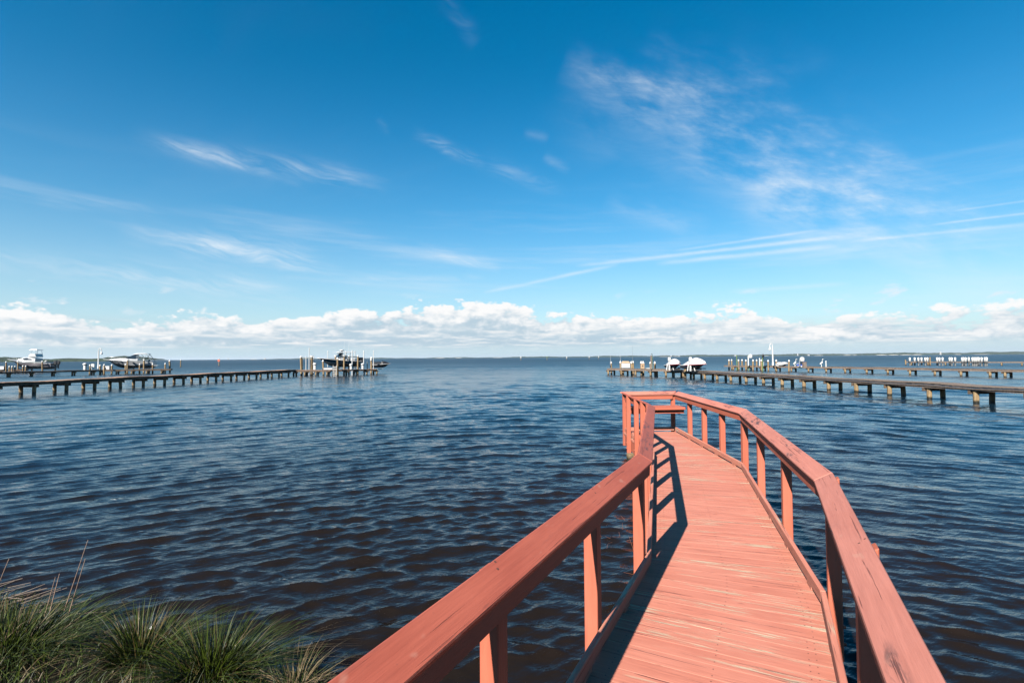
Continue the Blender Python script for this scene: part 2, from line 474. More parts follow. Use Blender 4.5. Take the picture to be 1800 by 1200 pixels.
class MB:
    def __init__(s):
        s.v = []; s.f = []; s.sm = []

    def poly(s, pts, faces, smooth=False):
        k = len(s.v); s.v += [tuple(p) for p in pts]
        s.f += [tuple(k + i for i in f) for f in faces]; s.sm += [smooth] * len(faces)
        return s

    def prism(s, poly, z0, z1):
        n = len(poly)
        a = sum(poly[i][0] * poly[(i + 1) % n][1] - poly[(i + 1) % n][0] * poly[i][1] for i in range(n))
        if a < 0: poly = poly[::-1]
        pts = [(p[0], p[1], z0) for p in poly] + [(p[0], p[1], z1) for p in poly]
        fs = [tuple(range(n - 1, -1, -1)), tuple(range(n, 2 * n))] + [(i, (i + 1) % n, n + (i + 1) % n, n + i) for i in range(n)]
        return s.poly(pts, fs)

    def box(s, c, size, rz=0.0, rx=0.0, ry=0.0):
        M = Matrix.Translation(c) @ Matrix.Rotation(rz, 4, 'Z') @ Matrix.Rotation(ry, 4, 'Y') @ Matrix.Rotation(rx, 4, 'X')
        hx, hy, hz = size[0] / 2, size[1] / 2, size[2] / 2
        pts = [M @ Vector((x, y, z)) for z in (-hz, hz) for x, y in ((-hx, -hy), (hx, -hy), (hx, hy), (-hx, hy))]
        return s.poly(pts, [(3, 2, 1, 0), (4, 5, 6, 7), (0, 1, 5, 4), (1, 2, 6, 5), (2, 3, 7, 6), (3, 0, 4, 7)])

    def tube(s, p0, p1, r0, r1=None, n=10, caps=True, wob=0.0):
        r1 = r0 if r1 is None else r1
        p0, p1 = Vector(p0), Vector(p1); d = (p1 - p0).normalized()
        a = d.orthogonal().normalized(); b = d.cross(a)
        pts = []
        for p, r in ((p0, r0), (p1, r1)):
            for i in range(n):
                t = 2 * math.pi * i / n; rr = r * (1 + wob * math.sin(3 * t + p.x))
                pts.append(p + a * math.cos(t) * rr + b * math.sin(t) * rr)
        s.poly(pts, [(i, (i + 1) % n, n + (i + 1) % n, n + i) for i in range(n)], True)
        if caps: s.poly(pts, [tuple(range(n - 1, -1, -1)), tuple(range(n, 2 * n))])
        return s

    def path(s, pts, r, n=8):
        for a, b in zip(pts[:-1], pts[1:]):
            s.tube(a, b, r, r, n)
        return s

    def lathe(s, c, prof, n=14):
        pts = []
        for r, z in prof:
            for i in range(n):
                t = 2 * math.pi * i / n
                pts.append((c[0] + r * math.cos(t), c[1] + r * math.sin(t), c[2] + z))
        fs = []
        for j in range(len(prof) - 1):
            fs += [(j * n + i, j * n + (i + 1) % n, (j + 1) * n + (i + 1) % n, (j + 1) * n + i) for i in range(n)]
        s.poly(pts, fs, True)
        s.poly(pts, [tuple(range(n - 1, -1, -1)), tuple((len(prof) - 1) * n + i for i in range(n))])
        return s

    def build(s, name, mat, parent=None, local=False, bevel=0.0, grain=None, weld=False):
        off = Vector((0, 0, 0)) if (local or parent is None) else origin(parent)
        me = bpy.data.meshes.new(name)
        me.from_pydata([tuple(Vector(p) - off) for p in s.v], [], s.f)
        for p, q in zip(me.polygons, s.sm): p.use_smooth = q
        me.update()
        if bevel or weld:
            bm = bmesh.new(); bm.from_mesh(me)
            if weld: bmesh.ops.remove_doubles(bm, verts=bm.verts, dist=1e-4)
            if bevel: bmesh.ops.bevel(bm, geom=list(bm.edges), offset=bevel, segments=1, affect='EDGES', clamp_overlap=True)
            bmesh.ops.recalc_face_normals(bm, faces=bm.faces)
            bm.to_mesh(me); bm.free()
        if grain is not None:
            gx, gy = grain; l = math.hypot(gx, gy); gx /= l; gy /= l
            ul = me.uv_layers.new(name='UVMap')
            ou, ov = random.uniform(0, 50), random.uniform(0, 50)
            for p in me.polygons:
                flat = abs(p.normal.z) > .6
                for li in p.loop_indices:
                    co = me.vertices[me.loops[li].vertex_index].co
                    if grain == (0.0, 1e-9):
                        u, v = co.z, co.x + co.y
                    else:
                        u = co.x * gx + co.y * gy
                        v = (-co.x * gy + co.y * gx) if flat else co.z
                    ul.data[li].uv = (u + ou, v + ov)
        me.materials.append(MATS[mat] if isinstance(mat, str) else mat)
        o = bpy.data.objects.new(name, me); C.objects.link(o)
        if parent is not None: o.parent = parent
        return o


UPRIGHT = (0.0, 1e-9)


def tag(o, label, cat, group=None):
    o['label'] = label; o['category'] = cat
    if group: o['group'] = group
    return o


def thing(name, label, cat, loc=(0, 0, 0), rz=0.0, group=None):
    o = bpy.data.objects.new(name, None); C.objects.link(o)
    o.location = loc; o.rotation_euler = (0, 0, rz); o.empty_display_size = .2
    return tag(o, label, cat, group)


def struct(o, kind='structure'):
    o['kind'] = kind; return o


def copy_tree(o, parent=None):
    c = o.copy(); C.objects.link(c); c.parent = parent
    for ch in list(o.children): copy_tree(ch, c)
    return c


# ------------------------------------------------------------------ water: real waves on a fan of cells that widen with distance
def make_water():
    cy = -4.0
    r = [3.0]
    while r[-1] < 9200:
        q = r[-1]
        step = .0058 * q if q < 70 else (.41 if q < 200 else (.6 if q < 300 else (.03 * q if q < 900 else .12 * q)))
        r.append(q + step)
    r = np.array(r); nth = 740
    th = np.linspace(R(-78), R(78), nth)
    RR, TH = np.meshgrid(r, th, indexing='ij')
    X = RR * np.sin(TH); Y = cy + RR * np.cos(TH)
    cell = np.maximum(np.gradient(r)[:, None] * np.ones_like(TH), .8 * RR * (th[1] - th[0]))
    Z = np.zeros_like(X); DX = np.zeros_like(X); DY = np.zeros_like(X)
    nc = 150
    lam = np.exp(rng.uniform(math.log(0.11), math.log(2.2), nc))
    ang = R(-90) + rng.normal(0, 1, nc) * np.where(lam < .34, R(27), R(13))
    sec = rng.random(nc) < .14
    ang[sec] = R(-60) + rng.normal(0, R(25), sec.sum())
    ph = rng.uniform(0, 2 * math.pi, nc)
    # the wave fronts bend round the little bay
    YW = Y + .74 * 6.5 * np.log(np.cosh(np.clip((X - .8) / 6.5, -40, 40)))
    slope = .74 * np.tanh((X - .8) / 6.5)
    # slow patches of stronger and weaker wind
    patch = 1 + .30 * np.sin(X * .33 + Y * .21 + 1) * np.sin(Y * .27 - X * .13) + .22 * np.sin(X * .07 - Y * .05 + 2)
    fetch = np.clip((RR - 11) / 32, 0, 1)
    for l, a, p in zip(lam, ang, ph):
        k = 2 * math.pi / l
        steep = .034 * math.exp(-((math.log(l / .235)) / .75) ** 2) + .0045
        amp = steep / k
        fade = np.clip((l / cell - 1.8) / 1.6, 0, 1)
        if fade.max() <= 0: continue
        hi = np.where(fade.max(axis=1) > 0)[0].max() + 1
        xs, ys = X[:hi], YW[:hi]
        arg = k * (xs * math.cos(a) + ys * math.sin(a)) + p + .7 * np.sin(xs * .14 / l + p * 2) + .5 * np.sin(ys * .13 / l + xs * .08 / l + p * 5)
        A = amp * fade[:hi] * patch[:hi]
        if l > .4: A = A * (1 + fetch[:hi] * (2.6 if l < 1.3 else 1.6))
        sn = np.sin(arg)
        Z[:hi] += A * np.cos(arg)
        kx = math.cos(a) + math.sin(a) * slope[:hi]; ky = math.sin(a)
        DX[:hi] -= 1.45 * A * sn * kx; DY[:hi] -= 1.45 * A * sn * ky
    V = np.stack([X + DX, Y + DY, Z], -1).reshape(-1, 3)
    nr = len(r)
    i = (np.arange(nr - 1)[:, None] * nth + np.arange(nth - 1)[None, :])
    F = np.stack([i, i + nth, i + nth + 1, i + 1], -1).reshape(-1, 4)[:, ::-1]
    me = bpy.data.meshes.new('water')
    me.vertices.add(len(V)); me.vertices.foreach_set('co', V.astype(np.float32).ravel())
    me.loops.add(F.size); me.loops.foreach_set('vertex_index', F.astype(np.int32).ravel())
    me.polygons.add(len(F)); me.polygons.foreach_set('loop_start', np.arange(0, F.size, 4, dtype=np.int32))
    me.polygons.foreach_set('use_smooth', np.ones(len(F), bool))
    me.update(calc_edges=True); me.validate()
    if me.polygons[0].normal.z < 0: me.flip_normals()
    me.materials.append(MATS['water'])
    o = bpy.data.objects.new('water', me); C.objects.link(o); struct(o)


make_water()


# ------------------------------------------------------------------ the bank behind and beside the camera
EDGE = [(-60, 16), (-25, 9.5), (-12, 7.2), (-7, 6.1), (-4.7, 4.95), (-3.4, 4.45), (-2.4, 4.25), (-1.6, 3.85), (-.9, 3.35), (.2, 2.95), (1.6, 2.6), (3.2, 2.2), (8, 1.4), (25, .2), (60, -2)]


def edge_y(x):
    for (x0, y0), (x1, y1) in zip(EDGE[:-1], EDGE[1:]):
        if x0 <= x <= x1: return y0 + (y1 - y0) * (x - x0) / (x1 - x0)
    return EDGE[0][1] if x < EDGE[0][0] else EDGE[-1][1]


def lump(x, y):
    return .5 * math.sin(x * 3.1 + 1.3 * math.sin(y * 2.7)) + .3 * math.sin(y * 5.3 + x * 2.2) + .2 * math.sin(x * 9.7 - y * 7.9)


def bank_z(x, y):
    t = edge_y(x) - y + .13 * lump(x * 1.2, y * .7)
    if t < 0: z = t * .55
    elif t < 1.4: z = .02 + .30 * t / 1.4
    else: z = .32 + .05 * min(1, (t - 1.4) / 6)
    return max(-.8, z + .05 * lump(x, y) * min(1, max(0, t + .3)))


def make_bank():
    xs = sorted(set([-60, -40, -25, -16] + [-12 + .12 * i for i in range(175)] + [9.5, 12, 18, 30, 60]))
    ts = [-1.4, -.8, -.45, -.3, -.2, -.1, 0, .1, .2, .3, .42, .55, .7, .9, 1.1, 1.4, 1.8, 2.4, 3.4, 5, 9, 20, 45]
    v = []; f = []
    for x in xs:
        for t in ts:
            y = edge_y(x) - t; v.append((x, y, bank_z(x, y)))
    n = len(ts)
    for a in range(len(xs) - 1):
        for b in range(n - 1):
            f.append((a * n + b, a * n + b + 1, (a + 1) * n + b + 1, (a + 1) * n + b))
    mb = MB(); mb.poly(v, f, True)
    o = mb.build('bank', 'bank_soil', weld=True); struct(o)
    if o.data.polygons[0].normal.z < 0: o.data.flip_normals()


make_bank()

# ------------------------------------------------------------------ the salmon-painted boardwalk
DZ = 0.50      # deck level
RT = 1.42      # top of the handrail
# inner edges of the handrail caps, walking out from the shore
Ledge = [(-2.55, -2.93), (1.235, 4.55), (2.62, 9.42), (2.80, 12.55)]
Redge = [(-1.43, -3.45), (2.235, 3.84), (3.675, 8.37), (3.955, 12.62)]
bw = thing('boardwalk', 'salmon painted wooden boardwalk with handrails curving out over the water', 'boardwalk', (0, 0, 0))


def offset(pl, dist):
    """polyline moved sideways (positive = to the right of travel) with mitred corners"""
    out = []
    nrm = []
    for a, b in zip(pl[:-1], pl[1:]):
        dx, dy = b[0] - a[0], b[1] - a[1]; l = math.hypot(dx, dy); nrm.append((dy / l, -dx / l))
    for i, p in enumerate(pl):
        if i == 0: n = nrm[0]; k = 1
        elif i == len(pl) - 1: n = nrm[-1]; k = 1
        else:
            n = (nrm[i - 1][0] + nrm[i][0], nrm[i - 1][1] + nrm[i][1]); l = math.hypot(*n); n = (n[0] / l, n[1] / l)
            k = 1 / (n[0] * nrm[i][0] + n[1] * nrm[i][1])
        out.append((p[0] + n[0] * dist * k, p[1] + n[1] * dist * k))
    return out


def shrink(a, b, e):
    dx, dy = b[0] - a[0], b[1] - a[1]; l = math.hypot(dx, dy)
    return (a[0] + dx / l * e, a[1] + dy / l * e), (b[0] - dx / l * e, b[1] - dy / l * e)


def rails(pl, d0, d1, z0, z1, name, mat, bevel=.005, gap=.0012):
    A = offset(pl, d0); B = offset(pl, d1); objs = []
    for i in range(len(pl) - 1):
        a0, a1 = shrink(A[i], A[i + 1], gap); b0, b1 = shrink(B[i], B[i + 1], gap)
        objs.append(MB().prism([a0, a1, b1, b0], z0, z1).build(name, mat, bw, bevel=bevel, grain=(a1[0] - a0[0], a1[1] - a0[1])))
    return objs


# the caps lean inwards by about 30 degrees: offsets outwards and heights of their four long edges
CAP = [(0, 0), (.122, .070), (.141, .037), (.019, -.033)]
TOPS = lambda d: RT - .033 + (d - .019) * .577 - .0015     # underside of the cap at offset d


def skew(pl, side, sec, name, mat, bevel, parent=None):
    rows = [offset(pl, side * d) for d, _ in sec]; out = []
    for i in range(len(pl) - 1):
        pts = []
        for e in (0, 1):
            for (d, z), row in zip(sec, rows):
                a, b = shrink(row[i], row[i + 1], .0012)
                p = a if e == 0 else b
                pts.append((p[0], p[1], RT + z))
        n = len(sec)
        fs = [tuple(range(n)), tuple(range(2 * n - 1, n - 1, -1))] + [(k, n + k, n + (k + 1) % n, (k + 1) % n) for k in range(n)]
        out.append(MB().poly(pts, fs).build(name, mat, bw, bevel=bevel, grain=(pl[i + 1][0] - pl[i][0], pl[i + 1][1] - pl[i][1])))
    return out


def caps(pl, side):
    return skew(pl, side, CAP, 'handrail_cap', 'paint_cap_worn' if side > 0 else 'paint_cap', .006)


def post(cx, cy, nx, ny, d0, d1, name='post'):
    """a post from below the rim joist up to the sloping cap; (nx, ny) points outwards, d0..d1 is its offset from the cap's inner edge"""
    tx, ty = -ny, nx
    h = .0445
    pts = []
    for z in (0, 1):
        for d in (d0, d1):
            for t in (-h, h):
                zz = (DZ - .33) if z == 0 else TOPS(d)
                pts.append((cx + nx * (d - d0 - h) + tx * t, cy + ny * (d - d0 - h) + ty * t, zz))
    return MB().poly(pts, [(0, 2, 3, 1), (4, 5, 7, 6), (0, 1, 5, 4), (2, 6, 7, 3), (0, 4, 6, 2), (1, 3, 7, 5)]).build(name, 'paint_post', bw, bevel=.005, grain=UPRIGHT)


def lerp(a, b, t): return (a[0] + (b[0] - a[0]) * t, a[1] + (b[1] - a[1]) * t)


# deck planks, fanned a little at the bends
def isect(p, d, pl):
    best = None
    for i, (a, b) in enumerate(zip(pl[:-1], pl[1:])):
        ex, ey = b[0] - a[0], b[1] - a[1]
        den = d[0] * ey - d[1] * ex
        if abs(den) < 1e-9: continue
        t = ((a[0] - p[0]) * ey - (a[1] - p[1]) * ex) / den
        s = ((a[0] - p[0]) * d[1] - (a[1] - p[1]) * d[0]) / den
        lo = -.3 if i == 0 else 0; hi = 1.3 if i == len(pl) - 2 else 1
        if lo - 1e-6 <= s <= hi + 1e-6 and (best is None or abs(t) < abs(best)): best = t
    return (p[0] + d[0] * best, p[1] + d[1] * best)


Ldeck = offset(Ledge, -.085); Rdeck = offset(Redge, .085)
Cen = [lerp(a, b, .5) for a, b in zip(Ledge, Redge)]
seglen = [math.hypot(b[0] - a[0], b[1] - a[1]) for a, b in zip(Cen[:-1], Cen[1:])]
ang = [math.atan2(b[0] - a[0], b[1] - a[1]) for a, b in zip(Cen[:-1], Cen[1:])]
ang[0] = R(26.9); ang[1] = R(16.6); ang[2] = R(3.6)
tot = sum(seglen)


def centre(s):
    i = 0
    while i < len(seglen) - 1 and s > seglen[i]: s -= seglen[i]; i += 1
    return lerp(Cen[i], Cen[i + 1], s / seglen[i])


def heading(s):
    h = ang[0]
    for i in (1, 2):
        b = sum(seglen[:i]); t = min(1, max(0, (s - b + .9) / 1.8))
        h += (ang[i] - ang[i - 1]) * t * t * (3 - 2 * t)
    return h


NAILS = MB()
s = 0.0
while s < tot + .06:
    w = random.choice((0.138, 0.140, 0.141)); g = random.choice((.0014, .002, .0034))
    q = []
    for ss in (s, s + w):
        c = centre(min(ss, tot)) if ss <= tot else (Cen[-1][0] + math.sin(ang[-1]) * (ss - tot), Cen[-1][1] + math.cos(ang[-1]) * (ss - tot))
        h = heading(ss); d = (math.cos(h), -math.sin(h))
        q.append((isect(c, d, Ldeck), isect(c, d, Rdeck)))
    (l0, r0), (l1, r1) = q
    dz = random.uniform(-.0006, .0006); e = random.uniform(-.006, .006)
    pts = [l0, r0, r1, l1]
    for tt in (.10, .13, .5, .87, .90) if random.random() < .9 else (.1, .9):
        for ww in (.25, .75):
            a_ = lerp(lerp(l0, r0, tt), lerp(l1, r1, tt), ww + random.uniform(-.06, .06))
            NAILS.tube((a_[0], a_[1], DZ - .003), (a_[0], a_[1], DZ + dz + .0007), .0048, .0046, 6)
    MB().prism(pts, DZ - .038 + dz, DZ + dz).build('deck_plank', 'paint_deck', bw, bevel=.0011, grain=(r0[0] - l0[0], r0[1] - l0[1]))
    s += w + g

struct(NAILS.build('deck_nails', 'rusty_screw', bw), 'stuff')
for side, pl in ((-1, Ledge), (1, Redge)):
    cap_objs = caps(pl, side)
    rails(pl, side * .030, side * .068, RT - .125, RT - .031, 'rail_board', 'paint_post')
    rails(pl, side * .026, side * .064, DZ + .030, DZ + .118, 'curb_board', 'paint_deck')
    rails(pl, side * .030, side * .068, DZ - .29, DZ - .041, 'rim_joist', 'paint_post')
    rails(pl, side * -.50, side * -.46, DZ - .25, DZ - .041, 'floor_joist', 'dock_beam')
    pi = offset(pl, side * .0635); po = offset(pl, side * .1525)
    seg = {0: 5, 1: 4, 2: 4} if side < 0 else {0: 5, 1: 3, 2: 4}
    for i in range(3):
        L = math.hypot(pl[i + 1][0] - pl[i][0], pl[i + 1][1] - pl[i][1])
        dx, dy = (pl[i + 1][0] - pl[i][0]) / L, (pl[i + 1][1] - pl[i][1]) / L
        if i == 0: ds = [L - .06, L - 1.37, L - 2.70, L - 4.1, L - 5.5] if side < 0 else [L - .03, L - 1.52, L - 3.05, L - 4.5]
        elif i == 1: ds = [1.30, 2.55, 3.80] if side < 0 else [1.62, 3.30]
        else: ds = [.05, .62, 1.30, 2.26] if side < 0 else [.06, 1.12, 2.19, 3.25]
        nx, ny = (-dy, dx) if side < 0 else (dy, -dx)
        for d in ds:
            if d < 0: continue
            cx = pl[i][0] + dx * d + nx * .114; cy = pl[i][1] + dy * d + ny * .114
            rz = math.atan2(dy, dx)
            po_ = post(cx, cy, nx, ny, .0695, .1585)
            if d < L - .1:
                for od in (.085, .112):
                    q = Vector((pl[i][0] + dx * (d + (od - .1)) + nx * od, pl[i][1] + dy * (d + (od - .1)) + ny * od, RT + od * .574))
                    nn = Vector((-nx * .5, -ny * .5, .866))
                    MB().tube(q - nn * .004, q + nn * .0012, .0065, .006, 8).build('screw', 'rusty_screw', cap_objs[i])
            for bz in (DZ - .10, DZ - .22):
                MB().tube((cx + nx * .0445, cy + ny * .0445, bz), (cx + nx * .064, cy + ny * .064, bz), .012, .012, 6).build('bolt', 'paint_post', po_)
        for d in [.35 + .9 * k for k in range(int(L / .9))]:
            cx = pl[i][0] + dx * d + nx * .045; cy = pl[i][1] + dy * d + ny * .045
            MB().box((cx, cy, DZ + .0152), (.14, .036, .0272), math.atan2(dy, dx)).build('curb_block', 'paint_deck', bw, grain=(dx, dy))

# end rail, end curb and the high bench across the end
E0, E1 = Ledge[-1], Redge[-1]
ex, ey = E1[0] - E0[0], E1[1] - E0[1]; el_ = math.hypot(ex, ey); ex /= el_; ey /= el_
nx, ny = -ey, ex
ez = math.atan2(ey, ex)


def along(t, o): return (E0[0] + ex * t + nx * o, E0[1] + ey * t + ny * o)


epts = []
for t0, t1 in ((-1, 1),):
    for sg in (-1, 1):
        for d, z in CAP:
            p = along(-d - .003 if sg < 0 else el_ + d + .003, d + .003); epts.append((p[0], p[1], RT + z))
MB().poly(epts, [(0, 1, 2, 3), (7, 6, 5, 4), (0, 4, 5, 1), (1, 5, 6, 2), (2, 6, 7, 3), (3, 7, 4, 0)]).build('handrail_cap', 'paint_cap_worn', bw, bevel=.006, grain=(ex, ey))
MB().prism([along(.0, .034), along(el_, .034), along(el_, .070), along(.0, .070)], RT - .125, RT - .031).build('rail_board', 'paint_post', bw, bevel=.005, grain=(ex, ey))
MB().prism([along(-.02, .026), along(el_ + .02, .026), along(el_ + .02, .064), along(-.02, .064)], DZ + .03, DZ + .118).build('curb_board', 'paint_deck', bw, bevel=.005, grain=(ex, ey))
MB().prism([along(-.06, .07), along(el_ + .06, .07), along(el_ + .06, .108), along(-.06, .108)], DZ - .29, DZ - .041).build('rim_joist', 'paint_post', bw, bevel=.005, grain=(ex, ey))
for t in (-.03, el_ + .03):
    p = along(t, .118)
    post(p[0], p[1], nx, ny, .0735, .1625)
BT = DZ + .66
bench = MB().prism([along(-.06, -.60), along(el_ + .06, -.60), along(el_ + .06, -.34), along(-.06, -.34)], BT - .062, BT).build('bench', 'paint_post', bw, bevel=.005, grain=(ex, ey))
MB().prism([along(-.06, -.325), along(el_ + .06, -.325), along(el_ + .06, -.07), along(-.06, -.07)], BT - .062, BT).build('seat_plank', 'paint_post', bench, bevel=.005, grain=(ex, ey))
MB().prism([along(-.06, -.51), along(el_ + .06, -.51), along(el_ + .06, -.472), along(-.06, -.472)], BT - .155, BT - .064).build('apron_board', 'paint_post', bench, bevel=.005, grain=(ex, ey))
for t in (.03, el_ - .03):
    p = along(t, -.28)
    MB().box((p[0], p[1], BT - .12), (.038, .36, .11), ez).build('bracket', 'paint_post', bench, bevel=.004, grain=(nx, ny))

# piles and cross beams under the boardwalk
for i, d in ((0, 5.3), (0, 7.4), (1, 1.2), (1, 3.6), (2, .3), (2, 2.45)):
    a = []
    for pl, sg in ((Ledge, -1), (Redge, 1)):
        L = math.hypot(pl[i + 1][0] - pl[i][0], pl[i + 1][1] - pl[i][1]); t = min(1, d / seglen[i])
        p = lerp(pl[i], pl[i + 1], t); q = lerp(offset(pl, sg * .10)[i], offset(pl, sg * .10)[i + 1], t)
        MB().tube((q[0], q[1], -1.2), (q[0], q[1], DZ - .315), .105, .098, 14, wob=.03).build('pile', 'pile_wood', bw)
        a.append(p)
    c = lerp(a[0], a[1], .5)
    MB().box((c[0], c[1], DZ - .37), (math.dist(*a) + .05, .10, .14), math.atan2(a[1][1] - a[0][1], a[1][0] - a[0][0])).build('cross_beam', 'dock_beam', bw)

# ------------------------------------------------------------------ docks
def inst(src, parent, loc, name=None):
    o = src.copy(); C.objects.link(o); o.parent = parent; o.location = loc
    if name: o.name = name
    for ch in src.children:
        c = ch.copy(); C.objects.link(c); c.parent = o
    return o


_tmpl = {}


def pile_proto(h, r, capped):
    """mesh data for a pile standing from below the water to height h, origin at the water line"""
    key = (round(h, 2), r, capped)
    if key not in _tmpl:
        a = MB().tube((0, 0, -1.3), (0, 0, h), r * 1.05, r * .95, 10, wob=.03)
        me = a.build('pile', 'pile_wood'); d = me.data; bpy.data.objects.remove(me)
        b = MB().lathe((0, 0, h - .10), [(r * 1.1, 0), (r * 1.12, .10), (r * .55, .22), (r * .1, .28)], 10)
        mc = b.build('pile_cap', 'white_pvc'); dc = mc.data; bpy.data.objects.remove(mc)
        _tmpl[key] = (d, dc)
    return _tmpl[key]


def add_pile(parent, x, y, h, r=.125, capped=False):
    d, dc = pile_proto(h, r, capped)
    o = bpy.data.objects.new('pile', d); C.objects.link(o); o.parent = parent
    off = origin(parent); o.location = (x - off.x, y - off.y, -off.z + random.uniform(-.02, .012))
    o.rotation_euler = (random.gauss(0, .02), random.gauss(0, .02), random.uniform(0, 6.28))
    if capped:
        c = bpy.data.objects.new('pile_cap', dc); C.objects.link(c); c.parent = o
    return o


def seg_frame(a, b):
    dx, dy = b[0] - a[0], b[1] - a[1]; L = math.hypot(dx, dy); dx /= L; dy /= L
    return L, dx, dy, dy, -dx        # length, direction, right-hand normal


def dock(root, pts, width, z, spacing, mat, gap=.9, first=.4, plank=.19, pile_r=.125, capped=(), beam_over=.18, conduit=None):
    """walkway through pts: planking, stringers, cross beams and pairs of piles"""
    pl = MB(); n = 0
    for a, b in zip(pts[:-1], pts[1:]):
        L, dx, dy, nx, ny = seg_frame(a, b)
        s = plank / 2
        while s < L:
            w = width + random.uniform(-.03, .03)
            pl.box((a[0] + dx * s, a[1] + dy * s, z - .02 + random.uniform(-.008, .008) + .034 * math.sin(s * .9 + a[0]) * math.sin(s * .37)), (plank - .012, w, .04), math.atan2(dy, dx)); s += plank
    struct(pl.build('planking', mat, root), 'stuff')
    for a, b in zip(pts[:-1], pts[1:]):
        L, dx, dy, nx, ny = seg_frame(a, b)
        for sd in (-1, 1):
            cx, cy = (a[0] + b[0]) / 2 + nx * sd * (width / 2 - .06), (a[1] + b[1]) / 2 + ny * sd * (width / 2 - .06)
            MB().box((cx, cy, z - .145), (L, .05, .20), math.atan2(dy, dx)).build('stringer', mat if sd == -1 else 'dock_beam', root)
        if conduit:
            sd = conduit
            q = [(a[0] + dx * t + nx * sd * (width / 2 + .05), a[1] + dy * t + ny * sd * (width / 2 + .05), z - .10 - .025 * math.sin(t * 1.3)) for t in np.arange(0, L, .8)]
            MB().path(q, .020, 6).build('conduit', 'aluminium', root)
        s = first; k = 0
        while s < L:
            for sd in (-1, 1):
                x, y = a[0] + dx * s + nx * sd * gap / 2, a[1] + dy * s + ny * sd * gap / 2
                j = random.uniform(-.03, .03)
                add_pile(root, x + j, y, z - .245, pile_r)
            x, y = a[0] + dx * s, a[1] + dy * s
            MB().box((x + dx * (pile_r + .03), y + dy * (pile_r + .03), z - .335), (.06, gap + 2 * pile_r + beam_over, .18), math.atan2(dy, dx)).build('cross_beam', 'dock_beam', root)
            s += spacing; k += 1


def posts_on(root, lst, z):
    """white-capped piles rising beside a dock: bearing, depth, height of the top"""
    for u, Y, h in lst:
        add_pile(root, at(u, Y), Y, h, .12, True)


# left dock with its head platform
A0 = (-36.1, 24.0); A1 = (-30.4, 71.5)
dockA = thing('dock', 'long pinkish wooden dock on pile pairs running out along the left', 'dock', (A0[0], A0[1], 0))
dock(dockA, [A0, A1], 1.45, .88, 2.35, 'dock_warm', gap=1.0, first=.95)
HA = [(-30.6, 71.2), (-25.2, 71.6), (-20.2, 75.6)]
dock(dockA, HA, 1.5, .80, 1.5, 'dock_warm', gap=1.1, plank=.25)
for u, v0 in ((594, 629.5), (569, 634)):
    Y = 71.0 if u > 580 else 73.2
    add_pile(dockA, at(u, Y), Y, zat(u, v0, Y), .13, True)

# right dock with its head
D0 = (23.9, 14.0); D1 = (18.9, 59.5)
dockD = thing('dock', 'long grey plank dock with white conduit reaching out on the right', 'dock', (D0[0], D0[1], 0))
dock(dockD, [D0, D1], 1.25, .845, 2.45, 'dock_grey', gap=.86, conduit=-1, first=1.03)
HD = [(18.9, 59.2), (13.0, 67.5)]
dock(dockD, HD, 1.5, .845, 2.3, 'dock_grey', gap=1.2, first=.9)
posts_on(dockD, [(1074.5, 68.2, 1.60), (1091, 66.6, 1.62), (1095, 68.0, 1.62), (1110, 65.0, 1.62), (1113, 66.8, 1.62), (1127, 63.2, 1.62), (1130.5, 65.0, 1.62), (1144, 61.6, 1.60), (1151, 62.6, 1.60), (1204, 55.0, 1.2)], .845)

# dock behind the right one
dockE = thing('dock', 'grey dock with white lamp post and capped piles, second on the right', 'dock', (50, 53, 0))
E_ = [(53.2, 44.5), (50.2, 53.0), (44.9, 68.0), (36.2, 86.5)]
dock(dockE, E_, 1.35, .78, 2.6, 'dock_grey', gap=1.0, plank=.24)
posts_on(dockE, [(1281, 86.5, 1.62), (1286, 87.8, 1.62), (1298.5, 83.6, 1.62), (1304, 85.0, 1.62), (1311, 82.0, 1.62), (1323, 80.5, 1.62), (1330, 81.3, 1.62), (1338, 79.2, 1.62), (1350, 77.4, 1.55), (1364.5, 75.0, 1.62), (1386, 72.6, 1.60)], .78)

# the farthest right dock
dockF = thing('dock', 'farthest dock on the right, crowded with short white posts', 'dock', (98, 104, 0))
dock(dockF, [(116, 88), (101.5, 101.5), (88.4, 115.0)], 1.4, .80, 2.9, 'dock_grey', gap=1.0, plank=.3)
for u in (1599, 1607.5, 1614, 1619.5, 1626, 1630, 1647, 1651, 1656.5, 1669, 1672.5, 1678.5, 1691, 1693.5, 1697, 1702.5, 1709, 1712, 1715, 1718, 1720, 1725, 1731, 1734):
    t = (u - 1592) / (1740 - 1592); Y = 114.6 + (102.5 - 114.6) * t + random.choice((-.75, .85))
    x = at(u, Y)
    p = MB().lathe((x, Y, -1.0), [(.15, 0), (.15, 1.75), (.19, 1.75), (.19, 2.62), (.08, 2.72)], 10).build('post_sleeve', 'white_pvc', dockF)
for u, top in ((1591.5, 632.0), (1634.5, 627.5)):
    Y = 114.5 if u < 1600 else 111.0
    add_pile(dockF, at(u, Y), Y, zat(u, top, Y), .13)

# left back dock
dockB = thing('dock', 'grey dock with the cruiser lift, behind the long pinkish dock', 'dock', (-67, 84, 0))
dock(dockB, [(-82, 62), (-67.6, 84.0)], 1.4, .80, 2.5, 'dock_grey', gap=1.0, plank=.26)
dock(dockB, [(-67.9, 84.2), (-58.6, 88.2)], 1.6, .80, 2.1, 'dock_grey', gap=1.2, plank=.26)
posts_on(dockB, [(158, 84.6, 1.55), (176, 83.6, 1.5), (183.5, 83.2, 1.6), (196.5, 84.4, 1.55), (221, 85.3, 1.62), (245.5, 86.4, 1.62), (268.5, 87.3, 1.62), (290.5, 89.0, 1.7)], .8)

